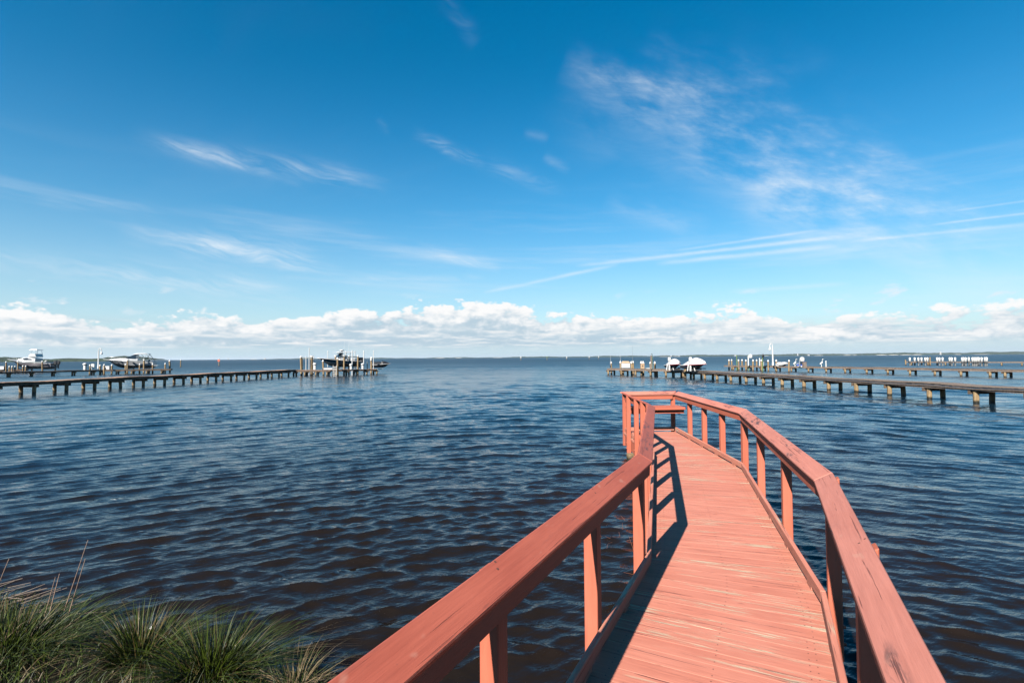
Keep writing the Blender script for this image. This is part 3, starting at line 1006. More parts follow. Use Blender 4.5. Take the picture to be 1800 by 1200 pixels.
# reddish dock under the farthest left boat
dockC = thing('dock', 'low reddish dock beneath the white boat at the left edge', 'dock', (-100, 97, 0))
dock(dockC, [(-112, 92.5), (-92.5, 97.5)], 1.6, .72, 2.6, 'dock_red', gap=1.1, plank=.3)
posts_on(dockC, [(11, 96.0, 2.15), (17, 95.4, 1.3), (21.5, 95.4, 1.3), (26.5, 95.8, 1.3), (40.5, 96.2, 1.35), (45, 96.4, 1.35)], .7)


# ------------------------------------------------------------------ boats
def hull(root, L, B, Da, Df, mats, flare=.12, keel=.62, z0=0.0, stem=.10, ch=.38):
    """lofted hull, x = bow; parts: hull (topsides), bottom, deck"""
    n = 16; S = []
    for i in range(n + 1):
        t = i / n
        bs = B / 2 * (1 - .06 * (1 - t)) * max(0.0, 1 - t ** 3.4) ** .8 + .02
        bc = B / 2 * .86 * max(0.0, 1 - t ** 2.0) ** .9 + .008
        zs = Da + (Df - Da) * t ** 1.6
        zk = Df * .80 * max(0, (t - .55) / .45) ** 2.4
        zc = Da * ch + (Df * (.84 if ch < .5 else .72) - Da * ch) * t ** 3.0
        zc = max(zc, zk + .01)
        xs = L * t; xc = L * t * (1 - stem * t); xk = L * t * (1 - stem * 1.25 * t)
        bm = bs * .55 + bc * .45 - flare * B * .12 * t; zm = (zs + zc) / 2; xm = (xs + xc) / 2
        S.append(((xk, 0, zk), (xc, bc, zc), (xm, max(bm, .006), zm), (xs, bs, zs)))
    def strip(a, b, side):
        m = []
        for s_ in S: m += [(s_[a][0], side * s_[a][1], s_[a][2] + z0), (s_[b][0], side * s_[b][1], s_[b][2] + z0)]
        f = [(2 * i, 2 * i + 2, 2 * i + 3, 2 * i + 1) if side > 0 else (2 * i, 2 * i + 1, 2 * i + 3, 2 * i + 2) for i in range(n)]
        return m, f
    bot = MB(); top = MB()
    for sd in (1, -1):
        bot.poly(*strip(0, 1, sd), True); top.poly(*strip(1, 2, sd), True); top.poly(*strip(2, 3, sd), True)
    k, c, m_, s_ = S[0]
    bot.poly([(k[0], 0, k[2] + z0), (c[0], c[1], c[2] + z0), (c[0], -c[1], c[2] + z0)], [(0, 1, 2)])
    top.poly([(c[0], c[1], c[2] + z0), (s_[0], s_[1], s_[2] + z0), (s_[0], -s_[1], s_[2] + z0), (c[0], -c[1], c[2] + z0)], [(0, 1, 2, 3)])
    top.build('hull', mats[0], root, local=True, weld=True)
    bot.build('bottom', mats[1], root, local=True, weld=True)
    dk = MB(); m = []
    for s_ in S: m += [(s_[3][0], s_[3][1] * .985, s_[3][2] + z0 - .015), (s_[3][0], -s_[3][1] * .985, s_[3][2] + z0 - .015)]
    dk.poly(m, [(2 * i, 2 * i + 1, 2 * i + 3, 2 * i + 2) for i in range(n)])
    dk.build('deck', 'gelcoat', root, local=True)
    ru = MB()
    for sd in (1, -1):
        for a, b in zip(S[:-1], S[1:]):
            ru.tube((a[3][0], sd * a[3][1], a[3][2] + z0), (b[3][0], sd * b[3][1], b[3][2] + z0), .035, .035, 6)
    ru.build('rub_rail', 'gelcoat', root, local=True)
    return S


def loft_block(secs):
    """closed block through rectangular sections (x, half width bottom, half width top, z bottom, z top)"""
    v = []; f = []
    for x, wb, wt, zb, zt in secs: v += [(x, -wb, zb), (x, wb, zb), (x, wt, zt), (x, -wt, zt)]
    for i in range(len(secs) - 1):
        k = 4 * i
        for a, b in ((0, 1), (1, 2), (2, 3), (3, 0)): f.append((k + a, k + b, k + 4 + b, k + 4 + a))
    f += [(3, 2, 1, 0), tuple(4 * (len(secs) - 1) + i for i in range(4))]
    return MB().poly(v, f)


def outboard(root, x, y, z):
    o = loft_block([(x - .62, .12, .10, z + .25, z + .62), (x - .48, .19, .16, z + .10, z + .86), (x - .15, .19, .16, z + .06, z + .88), (x - .02, .12, .1, z + .12, z + .7)])
    o.v = [(p[0], p[1] + y, p[2]) for p in o.v]
    m = o.build('outboard_motor', 'black_plastic', root, local=True, bevel=.03)
    MB().box((x - .3, y, z - .32), (.16, .10, .85)).box((x - .34, y, z - .72), (.42, .05, .06)).build('lower_unit', 'black_plastic', m, local=True)


def railing(root, S, i0, i1, h, z0, inset=.1):
    r = MB()
    for sd in (1, -1):
        pts = [(s[3][0] - .02, sd * max(.02, s[3][1] - inset), s[3][2] + z0) for s in S[i0:i1 + 1]]
        for a in pts[::2]: r.tube(a, (a[0], a[1], a[2] + h), .014, .014, 5)
        r.path([(a[0], a[1], a[2] + h) for a in pts], .016, 5)
    r.build('bow_rail', 'aluminium', root, local=True)


def boat_lift(name_label, corners, top, beam_top=True, deck_z=.8, boat_z=1.0):
    """four piles with head beams, motor boxes and a sling cradle"""
    c = (sum(p[0] for p in corners) / 4, sum(p[1] for p in corners) / 4)
    r = thing('boat_lift', name_label, 'boat lift', (c[0], c[1], 0), group='boat lifts')
    for x, y in corners: add_pile(r, x, y, top, .13, True)
    for a, b in ((0, 1), (2, 3)):
        p, q = corners[a], corners[b]
        L, dx, dy, nx, ny = seg_frame(p, q)
        MB().box(((p[0] + q[0]) / 2, (p[1] + q[1]) / 2, top - .12), (L + .2, .12, .16), math.atan2(dy, dx)).build('head_beam', 'galvanised', r)
        MB().box((q[0], q[1], top + .06), (.34, .24, .26), math.atan2(dy, dx)).build('motor_box', 'white_pvc', r, bevel=.03)
    for a, b in ((0, 2), (1, 3)):
        p, q = corners[a], corners[b]; L, dx, dy, nx, ny = seg_frame(p, q)
        MB().box(((p[0] + q[0]) / 2, (p[1] + q[1]) / 2, boat_z - .16), (L - .1, .14, .16), math.atan2(dy, dx)).build('cradle_beam', 'galvanised', r)
        for e in (p, q):
            MB().tube((e[0], e[1], boat_z - .1), (e[0], e[1], top - .1), .012, .012, 5).build('cable', 'galvanised', r)
    return r


def frame(x, y, az):
    """local -> world for items set beside a boat"""
    c, s = math.cos(az), math.sin(az)
    return lambda lx, ly: (x + c * lx - s * ly, y + s * lx + c * ly)


# --- express cruiser on the left back dock (bow to the left)
Y2 = 92.0
bow2 = (at(181, Y2 - 2.0), Y2 - 2.0); st2 = (at(272, Y2 + 1.0), Y2 + 1.0)
az2 = math.atan2(bow2[1] - st2[1], bow2[0] - st2[0]); L2 = math.dist(bow2, st2)
b2 = thing('motor_boat', 'white express cruiser with dark bottom and hardtop, raised on a lift', 'boat', (st2[0], st2[1], .92), az2)
S2 = hull(b2, L2, 3.0, 1.05, 1.62, ('hull_grey_shaded', 'bottom_dark'))
loft_block([(L2 * .30, 1.22, 1.05, 1.05, 1.62), (L2 * .52, 1.15, .95, 1.15, 1.72), (L2 * .70, .9, .6, 1.25, 1.72), (L2 * .88, .3, .15, 1.45, 1.62)]).build('cabin', 'gelcoat', b2, local=True, bevel=.06)
loft_block([(L2 * .34, 1.08, .92, 1.62, 2.42), (L2 * .37, 1.08, .90, 1.62, 2.42), (L2 * .55, .96, .88, 1.70, 1.80)]).build('windshield', 'dark_glass', b2, local=True, bevel=.02)
loft_block([(L2 * .10, 1.05, .95, 2.48, 2.54), (L2 * .16, 1.15, 1.05, 2.50, 2.66), (L2 * .32, 1.15, 1.0, 2.46, 2.66), (L2 * .41, .95, .8, 2.36, 2.44)]).build('hardtop', 'gelcoat', b2, local=True, bevel=.03)
fr = MB()
for sd in (1, -1):
    fr.path([(L2 * .02, sd * 1.25, 1.15), (L2 * .10, sd * 1.1, 2.1), (L2 * .14, sd * 1.05, 2.5)], .05, 6)
    fr.path([(L2 * .20, sd * 1.2, 1.55), (L2 * .13, sd * 1.08, 2.5)], .035, 6).path([(L2 * .20, sd * 1.2, 1.55), (L2 * .30, sd * 1.05, 2.46)], .035, 6)
fr.build('arch', 'galvanised', b2, local=True)
MB().tube((L2 * .24, .5, 2.6), (L2 * .22, .5, 3.9), .012, .008, 5).build('antenna', 'white_pvc', b2, local=True)
for x in (.62, .72):
    MB().box((L2 * x, 1.17 if x < .7 else .98, 1.12), (.42, .06, .10), 0).build('porthole', 'dark_glass', b2, local=True)
loft_block([(-.7, 1.15, 1.15, .38, .48), (0, 1.3, 1.3, .38, .50)]).build('swim_platform', 'gelcoat', b2, local=True)
railing(b2, S2, 8, 15, .5, 0)
w2 = frame(st2[0], st2[1], az2)
boat_lift('capped-pile boat lift holding the hardtop cruiser', [w2(1.2, 1.95), w2(3.6, 1.95), w2(1.2, -1.95), w2(3.6, -1.95)], 2.35, boat_z=1.0)

# --- convertible with flybridge and tower at the left edge
Y1 = 101.0
bow1 = (at(13.5, Y1), Y1); st1 = (at(97, Y1 + 2), Y1 + 2)
az1 = math.atan2(bow1[1] - st1[1], bow1[0] - st1[0]); L1 = math.dist(bow1, st1)
b1 = thing('motor_boat', 'white flybridge fishing boat with a tower top at the far left', 'boat', (st1[0], st1[1], .75), az1)
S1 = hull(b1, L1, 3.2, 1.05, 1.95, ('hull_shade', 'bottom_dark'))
loft_block([(L1 * .34, 1.3, 1.2, 1.05, 2.05), (L1 * .50, 1.2, 1.05, 1.3, 2.30), (L1 * .62, 1.0, .75, 1.4, 2.28), (L1 * .78, .4, .2, 1.6, 1.9)]).build('cabin', 'gelcoat', b1, local=True, bevel=.06)
loft_block([(L1 * .42, 1.21, 1.10, 1.75, 2.10), (L1 * .52, 1.19, 1.02, 1.80, 2.2), (L1 * .63, .98, .82, 1.85, 2.1)]).build('cabin_window', 'dark_glass', b1, local=True)
loft_block([(L1 * .33, 1.1, 1.15, 2.30, 2.40), (L1 * .35, 1.1, 1.2, 2.35, 2.95), (L1 * .46, 1.0, 1.05, 2.35, 3.02), (L1 * .52, .7, .75, 2.32, 2.7)]).build('flybridge', 'gelcoat', b1, local=True, bevel=.05)
tw = MB()
for sd in (1, -1):
    tw.path([(L1 * .34, sd * 1.0, 2.9), (L1 * .36, sd * .9, 3.72)], .035, 6).path([(L1 * .46, sd * .95, 2.95), (L1 * .43, sd * .9, 3.72)], .035, 6)
tw.build('tower_frame', 'aluminium', b1, local=True)
loft_block([(L1 * .32, .98, .9, 3.70, 3.76), (L1 * .34, 1.05, 1.0, 3.70, 3.82), (L1 * .48, 1.0, .95, 3.70, 3.80), (L1 * .51, .8, .75, 3.70, 3.74)]).build('tower_top', 'gelcoat', b1, local=True)
outboard(b1, .0, .5, .75); outboard(b1, .0, -.5, .75)
railing(b1, S1, 9, 15, .45, 0)
w1 = frame(st1[0], st1[1], az1)
boat_lift('boat lift under the flybridge boat at the left edge', [w1(1.0, 2.1), w1(5.0, 2.1), w1(1.0, -2.1), w1(5.0, -2.1)], 2.2, boat_z=.85)

# --- centre console on the head of the left dock
Y3 = 76.5
bow3 = (at(557, Y3 - 1.8), Y3 - 1.8); st3 = (at(631, Y3 + 2.2), Y3 + 2.2)
az3 = math.atan2(bow3[1] - st3[1], bow3[0] - st3[0]); L3 = math.dist(bow3, st3)
b3 = thing('motor_boat', 'teal hulled centre console boat with white top on its lift', 'boat', (st3[0], st3[1], 1.10), az3)
S3 = hull(b3, L3, 2.6, .82, 1.38, ('hull_teal', 'bottom_grey'), flare=.5, ch=.58)
loft_block([(L3 * .32, .55, .55, .8, 1.7), (L3 * .48, .5, .45, .85, 1.75), (L3 * .52, .45, .35, .9, 1.3)]).build('console', 'gelcoat', b3, local=True, bevel=.05)
loft_block([(L3 * .43, .58, .52, 1.6, 2.12), (L3 * .45, .58, .52, 1.6, 2.10), (L3 * .53, .5, .48, 1.4, 1.5)]).build('windscreen', 'dark_glass', b3, local=True)
loft_block([(L3 * .14, .98, .92, 2.16, 2.20), (L3 * .18, 1.05, 1.0, 2.16, 2.26), (L3 * .55, 1.0, .95, 2.16, 2.26), (L3 * .60, .8, .75, 2.16, 2.19)]).build('t_top', 'gelcoat', b3, local=True)
MB().lathe((L3 * .42, 0, 2.24), [(.10, 0), (.10, .16), (.32, .18), (.34, .26), (.30, .34), (.05, .36)], 14).build('radar_dome', 'gelcoat', b3, local=True)
tf = MB()
for sd in (1, -1):
    tf.path([(L3 * .30, sd * .62, .85), (L3 * .26, sd * .9, 2.18)], .03, 6).path([(L3 * .50, sd * .58, .9), (L3 * .46, sd * .9, 2.18)], .03, 6).path([(L3 * .30, sd * .62, 1.1), (L3 * .46, sd * .9, 2.16)], .022, 6)
tf.build('top_frame', 'aluminium', b3, local=True)
for sd, x in ((.6, .30), (-.6, .34)):
    MB().tube((L3 * x, sd, 2.2), (L3 * (x - .02), sd, 3.9), .014, .008, 5).build('antenna', 'white_pvc', b3, local=True)
loft_block([(L3 * .16, .8, .8, .80, 1.28), (L3 * .24, .8, .8, .8, 1.30)]).build('leaning_post', 'gelcoat', b3, local=True, bevel=.04)
outboard(b3, .0, .4, .55); outboard(b3, .0, -.4, .55)
w3 = frame(st3[0], st3[1], az3)
boat_lift('tall-pile boat lift around the teal hulled boat', [w3(.9, 1.75), w3(3.0, 1.75), w3(.9, -1.75), w3(3.0, -1.75)], 2.72, boat_z=1.12)

# the empty lift bay at the left of that boat
eb = [(at(530, 72.8), 72.8), (at(547, 73.0), 73.0), (at(531, 76.0), 76.0), (at(549, 76.2), 76.2)]
boat_lift('empty four-pile lift bay left of the teal hulled boat', eb, 2.62, boat_z=.62)


def pvc_pole(u, Y, top, label, r=.055, base=.0):
    x = at(u, Y)
    o = thing('guide_pole', label, 'pole', (x, Y, base), group='white guide poles')
    MB().tube((x, Y, base), (x, Y, top - .05), r, r, 8).build('pipe', 'white_pvc', o)
    MB().lathe((x, Y, top - .06), [(r * 1.15, 0), (r * 1.15, .05), (r * .4, .09)], 8).build('end_cap', 'white_pvc', o)


for u, Y, vt, w in ((538, 72.3, 626, 'between the piles of the empty lift bay'), (543.4, 74.5, 611, 'tallest one, in the empty lift bay'), (551.5, 73.6, 627, 'right beside the empty lift bay'),
                    (576, 78.5, 616.5, 'rising behind the bow of the teal boat'), (607.5, 79.8, 617, 'just behind the T-top of the teal boat'), (619, 72.4, 616, 'in front of the stern of the teal boat'),
                    (624, 81.5, 617, 'behind the stern of the teal boat'), (639.3, 74.0, 616.5, 'standing alone right of the teal boat'), (656.5, 76.2, 616, 'at the outer end next to the dark watercraft')):
    pvc_pole(u, Y, zat(u, vt, Y), 'thin white guide pole ' + w, .07 if u in (619, 639.3) else .055)

# piles standing by the outer end of the left dock
for u, Y, vt, w in ((652.5, 77.8, 628.5, 'thick capped pile at the outer end of the pinkish dock'),):
    o = thing('mooring_pile', w, 'pile', (at(u, Y), Y, 0)); add_pile(o, at(u, Y), Y, zat(u, vt, Y), .14, True)
    MB().box((at(u, Y), Y - .14, zat(u, 632, Y)), (.22, .12, .3)).build('motor_box', 'white_pvc', o, bevel=.02)

# ladder and dock hardware
lx, ly = at(588.6, 70.7), 70.7
o = thing('dock_ladder', 'white ladder hanging at the front of the left dock head', 'ladder', (lx, ly, 0))
for s_ in (-.23, .23): MB().tube((lx + s_, ly, -.3), (lx + s_, ly, 1.45), .035, .035, 8).build('side_rail', 'white_pvc', o)
for k in range(6): MB().tube((lx - .23, ly, .0 + .24 * k), (lx + .23, ly, .0 + .24 * k), .03, .03, 6).build('rung', 'white_pvc', o)


def power_post(u, Y, z, h, label, w=.34):
    x = at(u, Y)
    o = thing('power_pedestal', label, 'pedestal', (x, Y, z), group='dock pedestals')
    MB().box((x, Y, z + h * .36), (w * .7, w * .6, h * .72)).build('column', 'white_pvc', o, bevel=.03)
    MB().lathe((x, Y, z + h * .70), [(w * .45, 0), (w * .62, .04), (w * .62, h * .2), (w * .35, h * .3), (.03, h * .34)], 10).build('head', 'white_pvc', o)


power_post(553.5, 72.2, .80, .95, 'white mushroom-headed pedestal beside the empty lift bay', .42)
power_post(617, 72.2, .80, .8, 'white pedestal at the foot of the pole by the stern', .4)
power_post(637.5, 73.6, .80, .85, 'white pedestal on the outer part of the left dock head', .4)
power_post(149.5, 83.4, .80, 1.1, 'white pedestal beside the gooseneck lamp on the back dock', .5)
bx = at(578, 72.0)
o = thing('dock_box', 'low white dock box on the left dock head below the bow', 'dock box', (bx, 72.0, .8))
MB().box((bx, 72.0, .91), (1.25, .6, .20)).build('chest', 'gelcoat', o, bevel=.03)
MB().box((bx, 72.0, 1.04), (1.31, .66, .05)).build('lid', 'gelcoat', o, bevel=.02)


def jet_ski(label, x, y, z, az, mats, group=None):
    r = thing('jet_ski', label, 'jet ski', (x, y, z), az, group)
    L = 3.0
    S = hull(r, L, 1.15, .42, .62, (mats[0], mats[1]), flare=.3)
    loft_block([(.15, .3, .22, .40, .70), (.5, .34, .26, .42, .88), (1.3, .34, .24, .46, .92), (1.6, .36, .2, .5, .80)]).build('seat', mats[2], r, local=True, bevel=.05)
    loft_block([(1.55, .42, .3, .48, .90), (1.85, .46, .28, .50, 1.02), (2.4, .34, .2, .55, .86), (2.85, .1, .06, .6, .66)]).build('hood', mats[0], r, local=True, bevel=.05)
    MB().path([(1.62, -.42, 1.05), (1.74, -.1, 1.02), (1.74, .1, 1.02), (1.62, .42, 1.05)], .035, 6).build('handlebar', 'black_plastic', r, local=True)
    return r


jx, jy = at(659, 79.5), 79.5
jet_ski('dark jet ski cradled at the outer end of the left dock', jx - .6, jy, .92, R(12), ('black_plastic', 'bottom_dark', 'black_plastic'))
o = thing('watercraft_lift', 'small arm lift under the dark jet ski', 'lift', (jx, jy, 0))
MB().tube((jx - .9, jy - 1.0, -1), (jx - .9, jy - 1.0, 1.9), .07, .07, 8).build('column', 'galvanised', o)
for d in (0.0, 1.4):
    MB().box((jx - .2 + d * .8, jy + d * .15, .80), (.10, 1.3, .10), R(12)).build('bunk', 'galvanised', o)
MB().box((jx + .2, jy - .3, .72), (2.3, .1, .1), R(12)).build('arm', 'galvanised', o)


# covered watercraft on lifts along the right dock
def covered_ski(label, x, y, z, az, sc, u_lift):
    r = thing('covered_jet_ski', label, 'jet ski', (x, y, z), az, 'covered jet skis on the right dock')
    L = 3.1 * sc
    hull(r, L, 1.2 * sc, .40 * sc, .60 * sc, ('bottom_dark', 'bottom_dark'), flare=.2)
    cv = MB(); n = 14; pts = []
    prof = [(0.0, .30, .42), (.1, .52, .52), (.28, .58, .76), (.45, .60, 1.0), (.58, .60, 1.06), (.75, .50, .90), (.9, .3, .70), (1.0, .05, .58)]
    for t, w, h in prof:
        for k in range(n + 1):
            a = math.pi * k / n
            pts.append((t * L, -math.cos(a) * w * sc * 1.02, (.36 + (h - .36) * math.sin(a) ** .8 + .18 * t) * sc))
    cv.poly(pts, [(i * (n + 1) + k, (i + 1) * (n + 1) + k, (i + 1) * (n + 1) + k + 1, i * (n + 1) + k + 1) for i in range(len(prof) - 1) for k in range(n)], True)
    c_ = cv.build('cover', 'canvas_white', r, local=True, weld=True)
    hm = MB()
    for a, b in zip(prof[:-1], prof[1:]):
        for sd in (-1, 1):
            hm.tube((a[0] * L, sd * a[1] * sc * 1.03, (.36 + .18 * a[0]) * sc), (b[0] * L, sd * b[1] * sc * 1.03, (.36 + .18 * b[0]) * sc), .03, .03, 6)
    hm.build('hem', 'red_trim', c_, local=True)
    return r


for (u0, u1, Yk, sc, w) in ((1173, 1195.5, 56.6, .95, 'left one of two white covered jet skis on the right dock'), (1203, 1239.5, 52.6, 1.05, 'right one of two white covered jet skis on the right dock')):
    L = 3.1 * sc; az = R(-86) if sc < 1 else R(-71)
    xc = at((u0 + u1) / 2, Yk)
    covered_ski(w, xc - math.cos(az) * L / 2, Yk - math.sin(az) * L / 2, .98, az, sc, 0)
    lx = at(1176.5 if sc < 1 else 1213.5, Yk - .2); ly = Yk - .2
    o = thing('watercraft_lift', 'white swivel lift carrying the ' + w.split(' of')[0].replace(' one', '') + ' covered jet ski', 'lift', (lx, ly, .84))
    MB().tube((lx, ly, .84), (lx, ly, 1.95), .10, .10, 10).build('column', 'white_pvc', o)
    MB().box((lx, ly, 2.02), (.30, .28, .46)).build('motor_box', 'white_pvc', o, bevel=.06)
    MB().box((lx + .7, ly + .5, .98), (1.5, .10, .12), .4).build('arm', 'galvanised', o)
    for d in (.5, 1.5): MB().box((lx + d, ly + .75, 1.06), (.10, 1.0, .08), .35).build('bunk', 'galvanised', o)
    for d in (-.35, .42): MB().tube((lx + d, ly - .1, .84), (lx + d * .6, ly, 1.55), .05, .05, 8).build('brace', 'white_pvc', o)

# fish box, rod holders and shower post on the head of the right dock
bx, by = at(1099.2, 66.2), 66.2
o = thing('dock_box', 'white dock box with weathered tan lid on the right dock head', 'dock box', (bx, by, .845))
MB().box((bx, by, 1.20), (1.05, .65, .62), .0).build('chest', 'gelcoat', o, bevel=.03)
loft_block([(-.52, .36, .30, 0, .05), (-.3, .38, .2, 0, .26), (.4, .38, .2, 0, .24), (.54, .36, .3, 0, .05)]).build('lid', 'lid_tan', o, local=True, bevel=.02).location = (0, 0, 1.52 - .845)
for u, Y, v0, v1, w in ((1111.6, 64.5, 608, 640, 'tallest thin fishing rod on the right dock head'), (1073, 68, 624, 646, 'thin pale rod at the tip of the right dock'), (1090.2, 66.8, 624, 640, 'short thin rod beside the tan-lidded box')):
    x = at(u, Y)
    o = thing('fishing_rod', w, 'fishing rod', (x, Y, zat(u, v1, Y)), group='upright fishing rods')
    MB().tube((x, Y, zat(u, v1, Y)), (x + .03, Y, zat(u, v0, Y)), .022, .008, 5).build('blank', 'galvanised' if u > 1100 else 'white_pvc', o)
    MB().tube((x, Y, zat(u, v1, Y)), (x, Y, zat(u, v1, Y) + .35), .03, .03, 6).build('grip', 'black_plastic', o)
x, Y = at(1144.5, 61.0), 61.0
o = thing('shower_post', 'tall dock shower post with pipe and shower head, right dock', 'shower post', (x, Y, .84))
MB().box((x, Y, (.84 + zat(1145, 624.5, Y)) / 2), (.16, .12, zat(1145, 624.5, Y) - .84)).build('board', 'dock_grey', o)
MB().path([(x + .14, Y, .85), (x + .14, Y, 2.6), (x + .02, Y - .12, 2.66)], .025, 6).build('pipe', 'green_paint', o)
MB().lathe((x + .02, Y - .16, 2.56), [(.07, 0), (.03, .1)], 8).build('shower_head', 'black_plastic', o)
x, Y = at(1139, 61.8), 61.8
o = thing('cleaning_tray', 'low white cleaning tray on the right dock head', 'tray', (x, Y, .845))
MB().box((x, Y, .90), (.55, .4, .10)).build('basin', 'white_pvc', o, bevel=.02); MB().box((x, Y, .97), (.62, .46, .03)).build('rim', 'white_pvc', o, bevel=.01)
for (u, Y, w) in ((1129, 62.4, 'tan weathered locker between capped piles on the right dock'),):
    x = at(u, Y)
    o = thing('dock_locker', w, 'locker', (x, Y, .845))
    MB().box((x, Y, 1.18), (.42, .35, .66)).build('body', 'lid_tan', o, bevel=.02); MB().box((x, Y, 1.53), (.5, .42, .05)).build('lid', 'white_pvc', o, bevel=.01); MB().box((x, Y - .18, 1.2), (.1, .02, .2)).build('latch', 'black_plastic', o)


# lamp posts
def lamp_post(label, u, Y, vb, vt, side, reach):
    x = at(u, Y); zb, zt = zat(u, vb, Y), zat(u, vt, Y)
    o = thing('lamp_post', label, 'lamp post', (x, Y, zb))
    MB().lathe((x, Y, zb), [(.14, 0), (.14, .35), (.10, .42), (.085, zt - zb - .45)], 10).build('pole', 'white_pvc', o)
    arc = [(x + side * reach * (1 - math.cos(a)) / 2, Y, zt - .45 + .45 * math.sin(a)) for a in np.linspace(0, math.pi, 9)]
    MB().path(arc, .05, 8).build('gooseneck', 'white_pvc', o)
    MB().lathe((x + side * reach, Y, zt - .95), [(.20, 0), (.19, .08), (.10, .30), (.06, .50)], 12).build('lamp_shade', 'white_pvc', o)
    MB().lathe((x + side * reach, Y, zt - 1.02), [(.05, 0), (.12, .04), (.12, .10)], 10).build('bulb_glass', 'gelcoat', o)


lamp_post('white gooseneck lamp post on the left back dock', 173.0, 83.8, 648, 612, 1, .48)
lamp_post('tall white lamp post on the second right dock', 1358.2, 76.5, 642.3, 603.5, -1, .40)

# things on the second right dock
for u, Y, vt, w in ((1295, 84.0, 624.5, 'left one of three green poles on the second right dock'), (1315.5, 81.2, 624.0, 'middle one of three green poles, beside the white hood'), (1340.2, 78.5, 626, 'right one of three green poles on the second right dock')):
    x = at(u, Y); o = thing('green_pole', w, 'pole', (x, Y, 0), group='green poles')
    MB().tube((x, Y, -.8), (x, Y, zat(u, vt, Y)), .075, .07, 8).build('shaft', 'green_paint', o)
    MB().lathe((x, Y, zat(u, vt, Y)), [(.085, -.06), (.085, .02), (.03, .05)], 8).build('top_cap', 'green_paint', o)
for u, Y, vt, w in ((1318, 80.6, 622.5, 'white hooded lift motor on a post, second right dock'), (1408.5, 70.8, 627.5, 'white hooded lift motor above the blue jet ski')):
    x = at(u, Y); z1 = zat(u, vt, Y)
    o = thing('lift_motor', w, 'lift motor', (x, Y, .78))
    MB().tube((x - .25, Y, .78), (x - .25, Y, z1 - .25), .10, .09, 8).build('column', 'aluminium' if u > 1400 else 'white_pvc', o)
    MB().lathe((x + .1, Y, z1 - .58), [(.26, 0), (.30, .10), (.30, .40), (.22, .54), (.05, .60)], 12).build('hood', 'white_pvc', o)
    MB().tube((x - .25, Y, z1 - .5), (x + .1, Y, z1 - .5), .06, .06, 6).build('arm', 'aluminium', o)
x, Y = at(1335, 78.8), 78.8
o = thing('pvc_standpipe', 'plain white standpipe left of the right green pole', 'pipe', (x, Y, .78))
MB().tube((x, Y, .78), (x, Y, zat(1335, 629.5, Y)), .075, .075, 8).build('pipe', 'white_pvc', o); MB().lathe((x, Y, zat(1335, 629.5, Y)), [(.09, -.06), (.09, .01), (.03, .04)], 8).build('end_cap', 'white_pvc', o)
x, Y = at(1341.5, 78.2), 78.2
o = thing('outboard_engine', 'black outboard engine cowl clamped to a green pole', 'engine', (x, Y, 1.9))
MB().lathe((x, Y, 2.15), [(.10, 0), (.16, .1), (.17, .35), (.12, .45)], 10).build('cowl', 'black_plastic', o); MB().tube((x, Y, 1.75), (x, Y, 2.16), .05, .05, 6).build('leg', 'black_plastic', o)
x, Y = at(1346.5, 78.0), 78.0
o = thing('cleaning_table', 'slanted grey fish cleaning table on the second right dock', 'table', (x, Y, .78))
MB().box((x, Y, 1.42), (.95, .5, .05), 0, 0, R(18)).build('table_top', 'aluminium', o)
for s_ in (-.4, .4): MB().tube((x + s_, Y, .78), (x + s_ * .9, Y, 1.42 - s_ * .3), .03, .03, 6).build('leg', 'white_pvc', o)
x0, x1, Y = at(1366, 74.0), at(1384, 74.0), 74.0
o = thing('covered_dinghy', 'white canvas-covered dinghy lying on the second right dock', 'dinghy', ((x0 + x1) / 2, Y, .78), R(4))
hull(o, x1 - x0 + .1, 1.0, .32, .42, ('gelcoat', 'bottom_grey'))
for ch in o.children: ch.location.x = -(x1 - x0) / 2
c_ = loft_block([(-.72, .42, .25, .30, .50), (-.5, .5, .3, .32, .62), (-.2, .52, .3, .34, .55), (.25, .5, .28, .36, .64), (.6, .4, .2, .38, .56), (.78, .1, .05, .40, .46)]).build('canvas', 'canvas_white', o, local=True, bevel=.05)
x, Y = at(1401.5, 71.2), 71.2
jet_ski('bright blue and white jet ski behind the weathered box, second right dock', x + .5, Y, .72, R(58), ('blue_plastic', 'gelcoat', 'gelcoat'))
x, Y = at(1413.5, 69.4), 69.4
o = thing('dock_locker', 'tan weathered box in front of the blue jet ski', 'locker', (x, Y, .6))
MB().box((x, Y, 1.02), (.42, .35, .82)).build('body', 'dock_grey', o, bevel=.02); MB().box((x, Y, 1.45), (.5, .42, .05)).build('lid', 'dock_grey', o, bevel=.01)
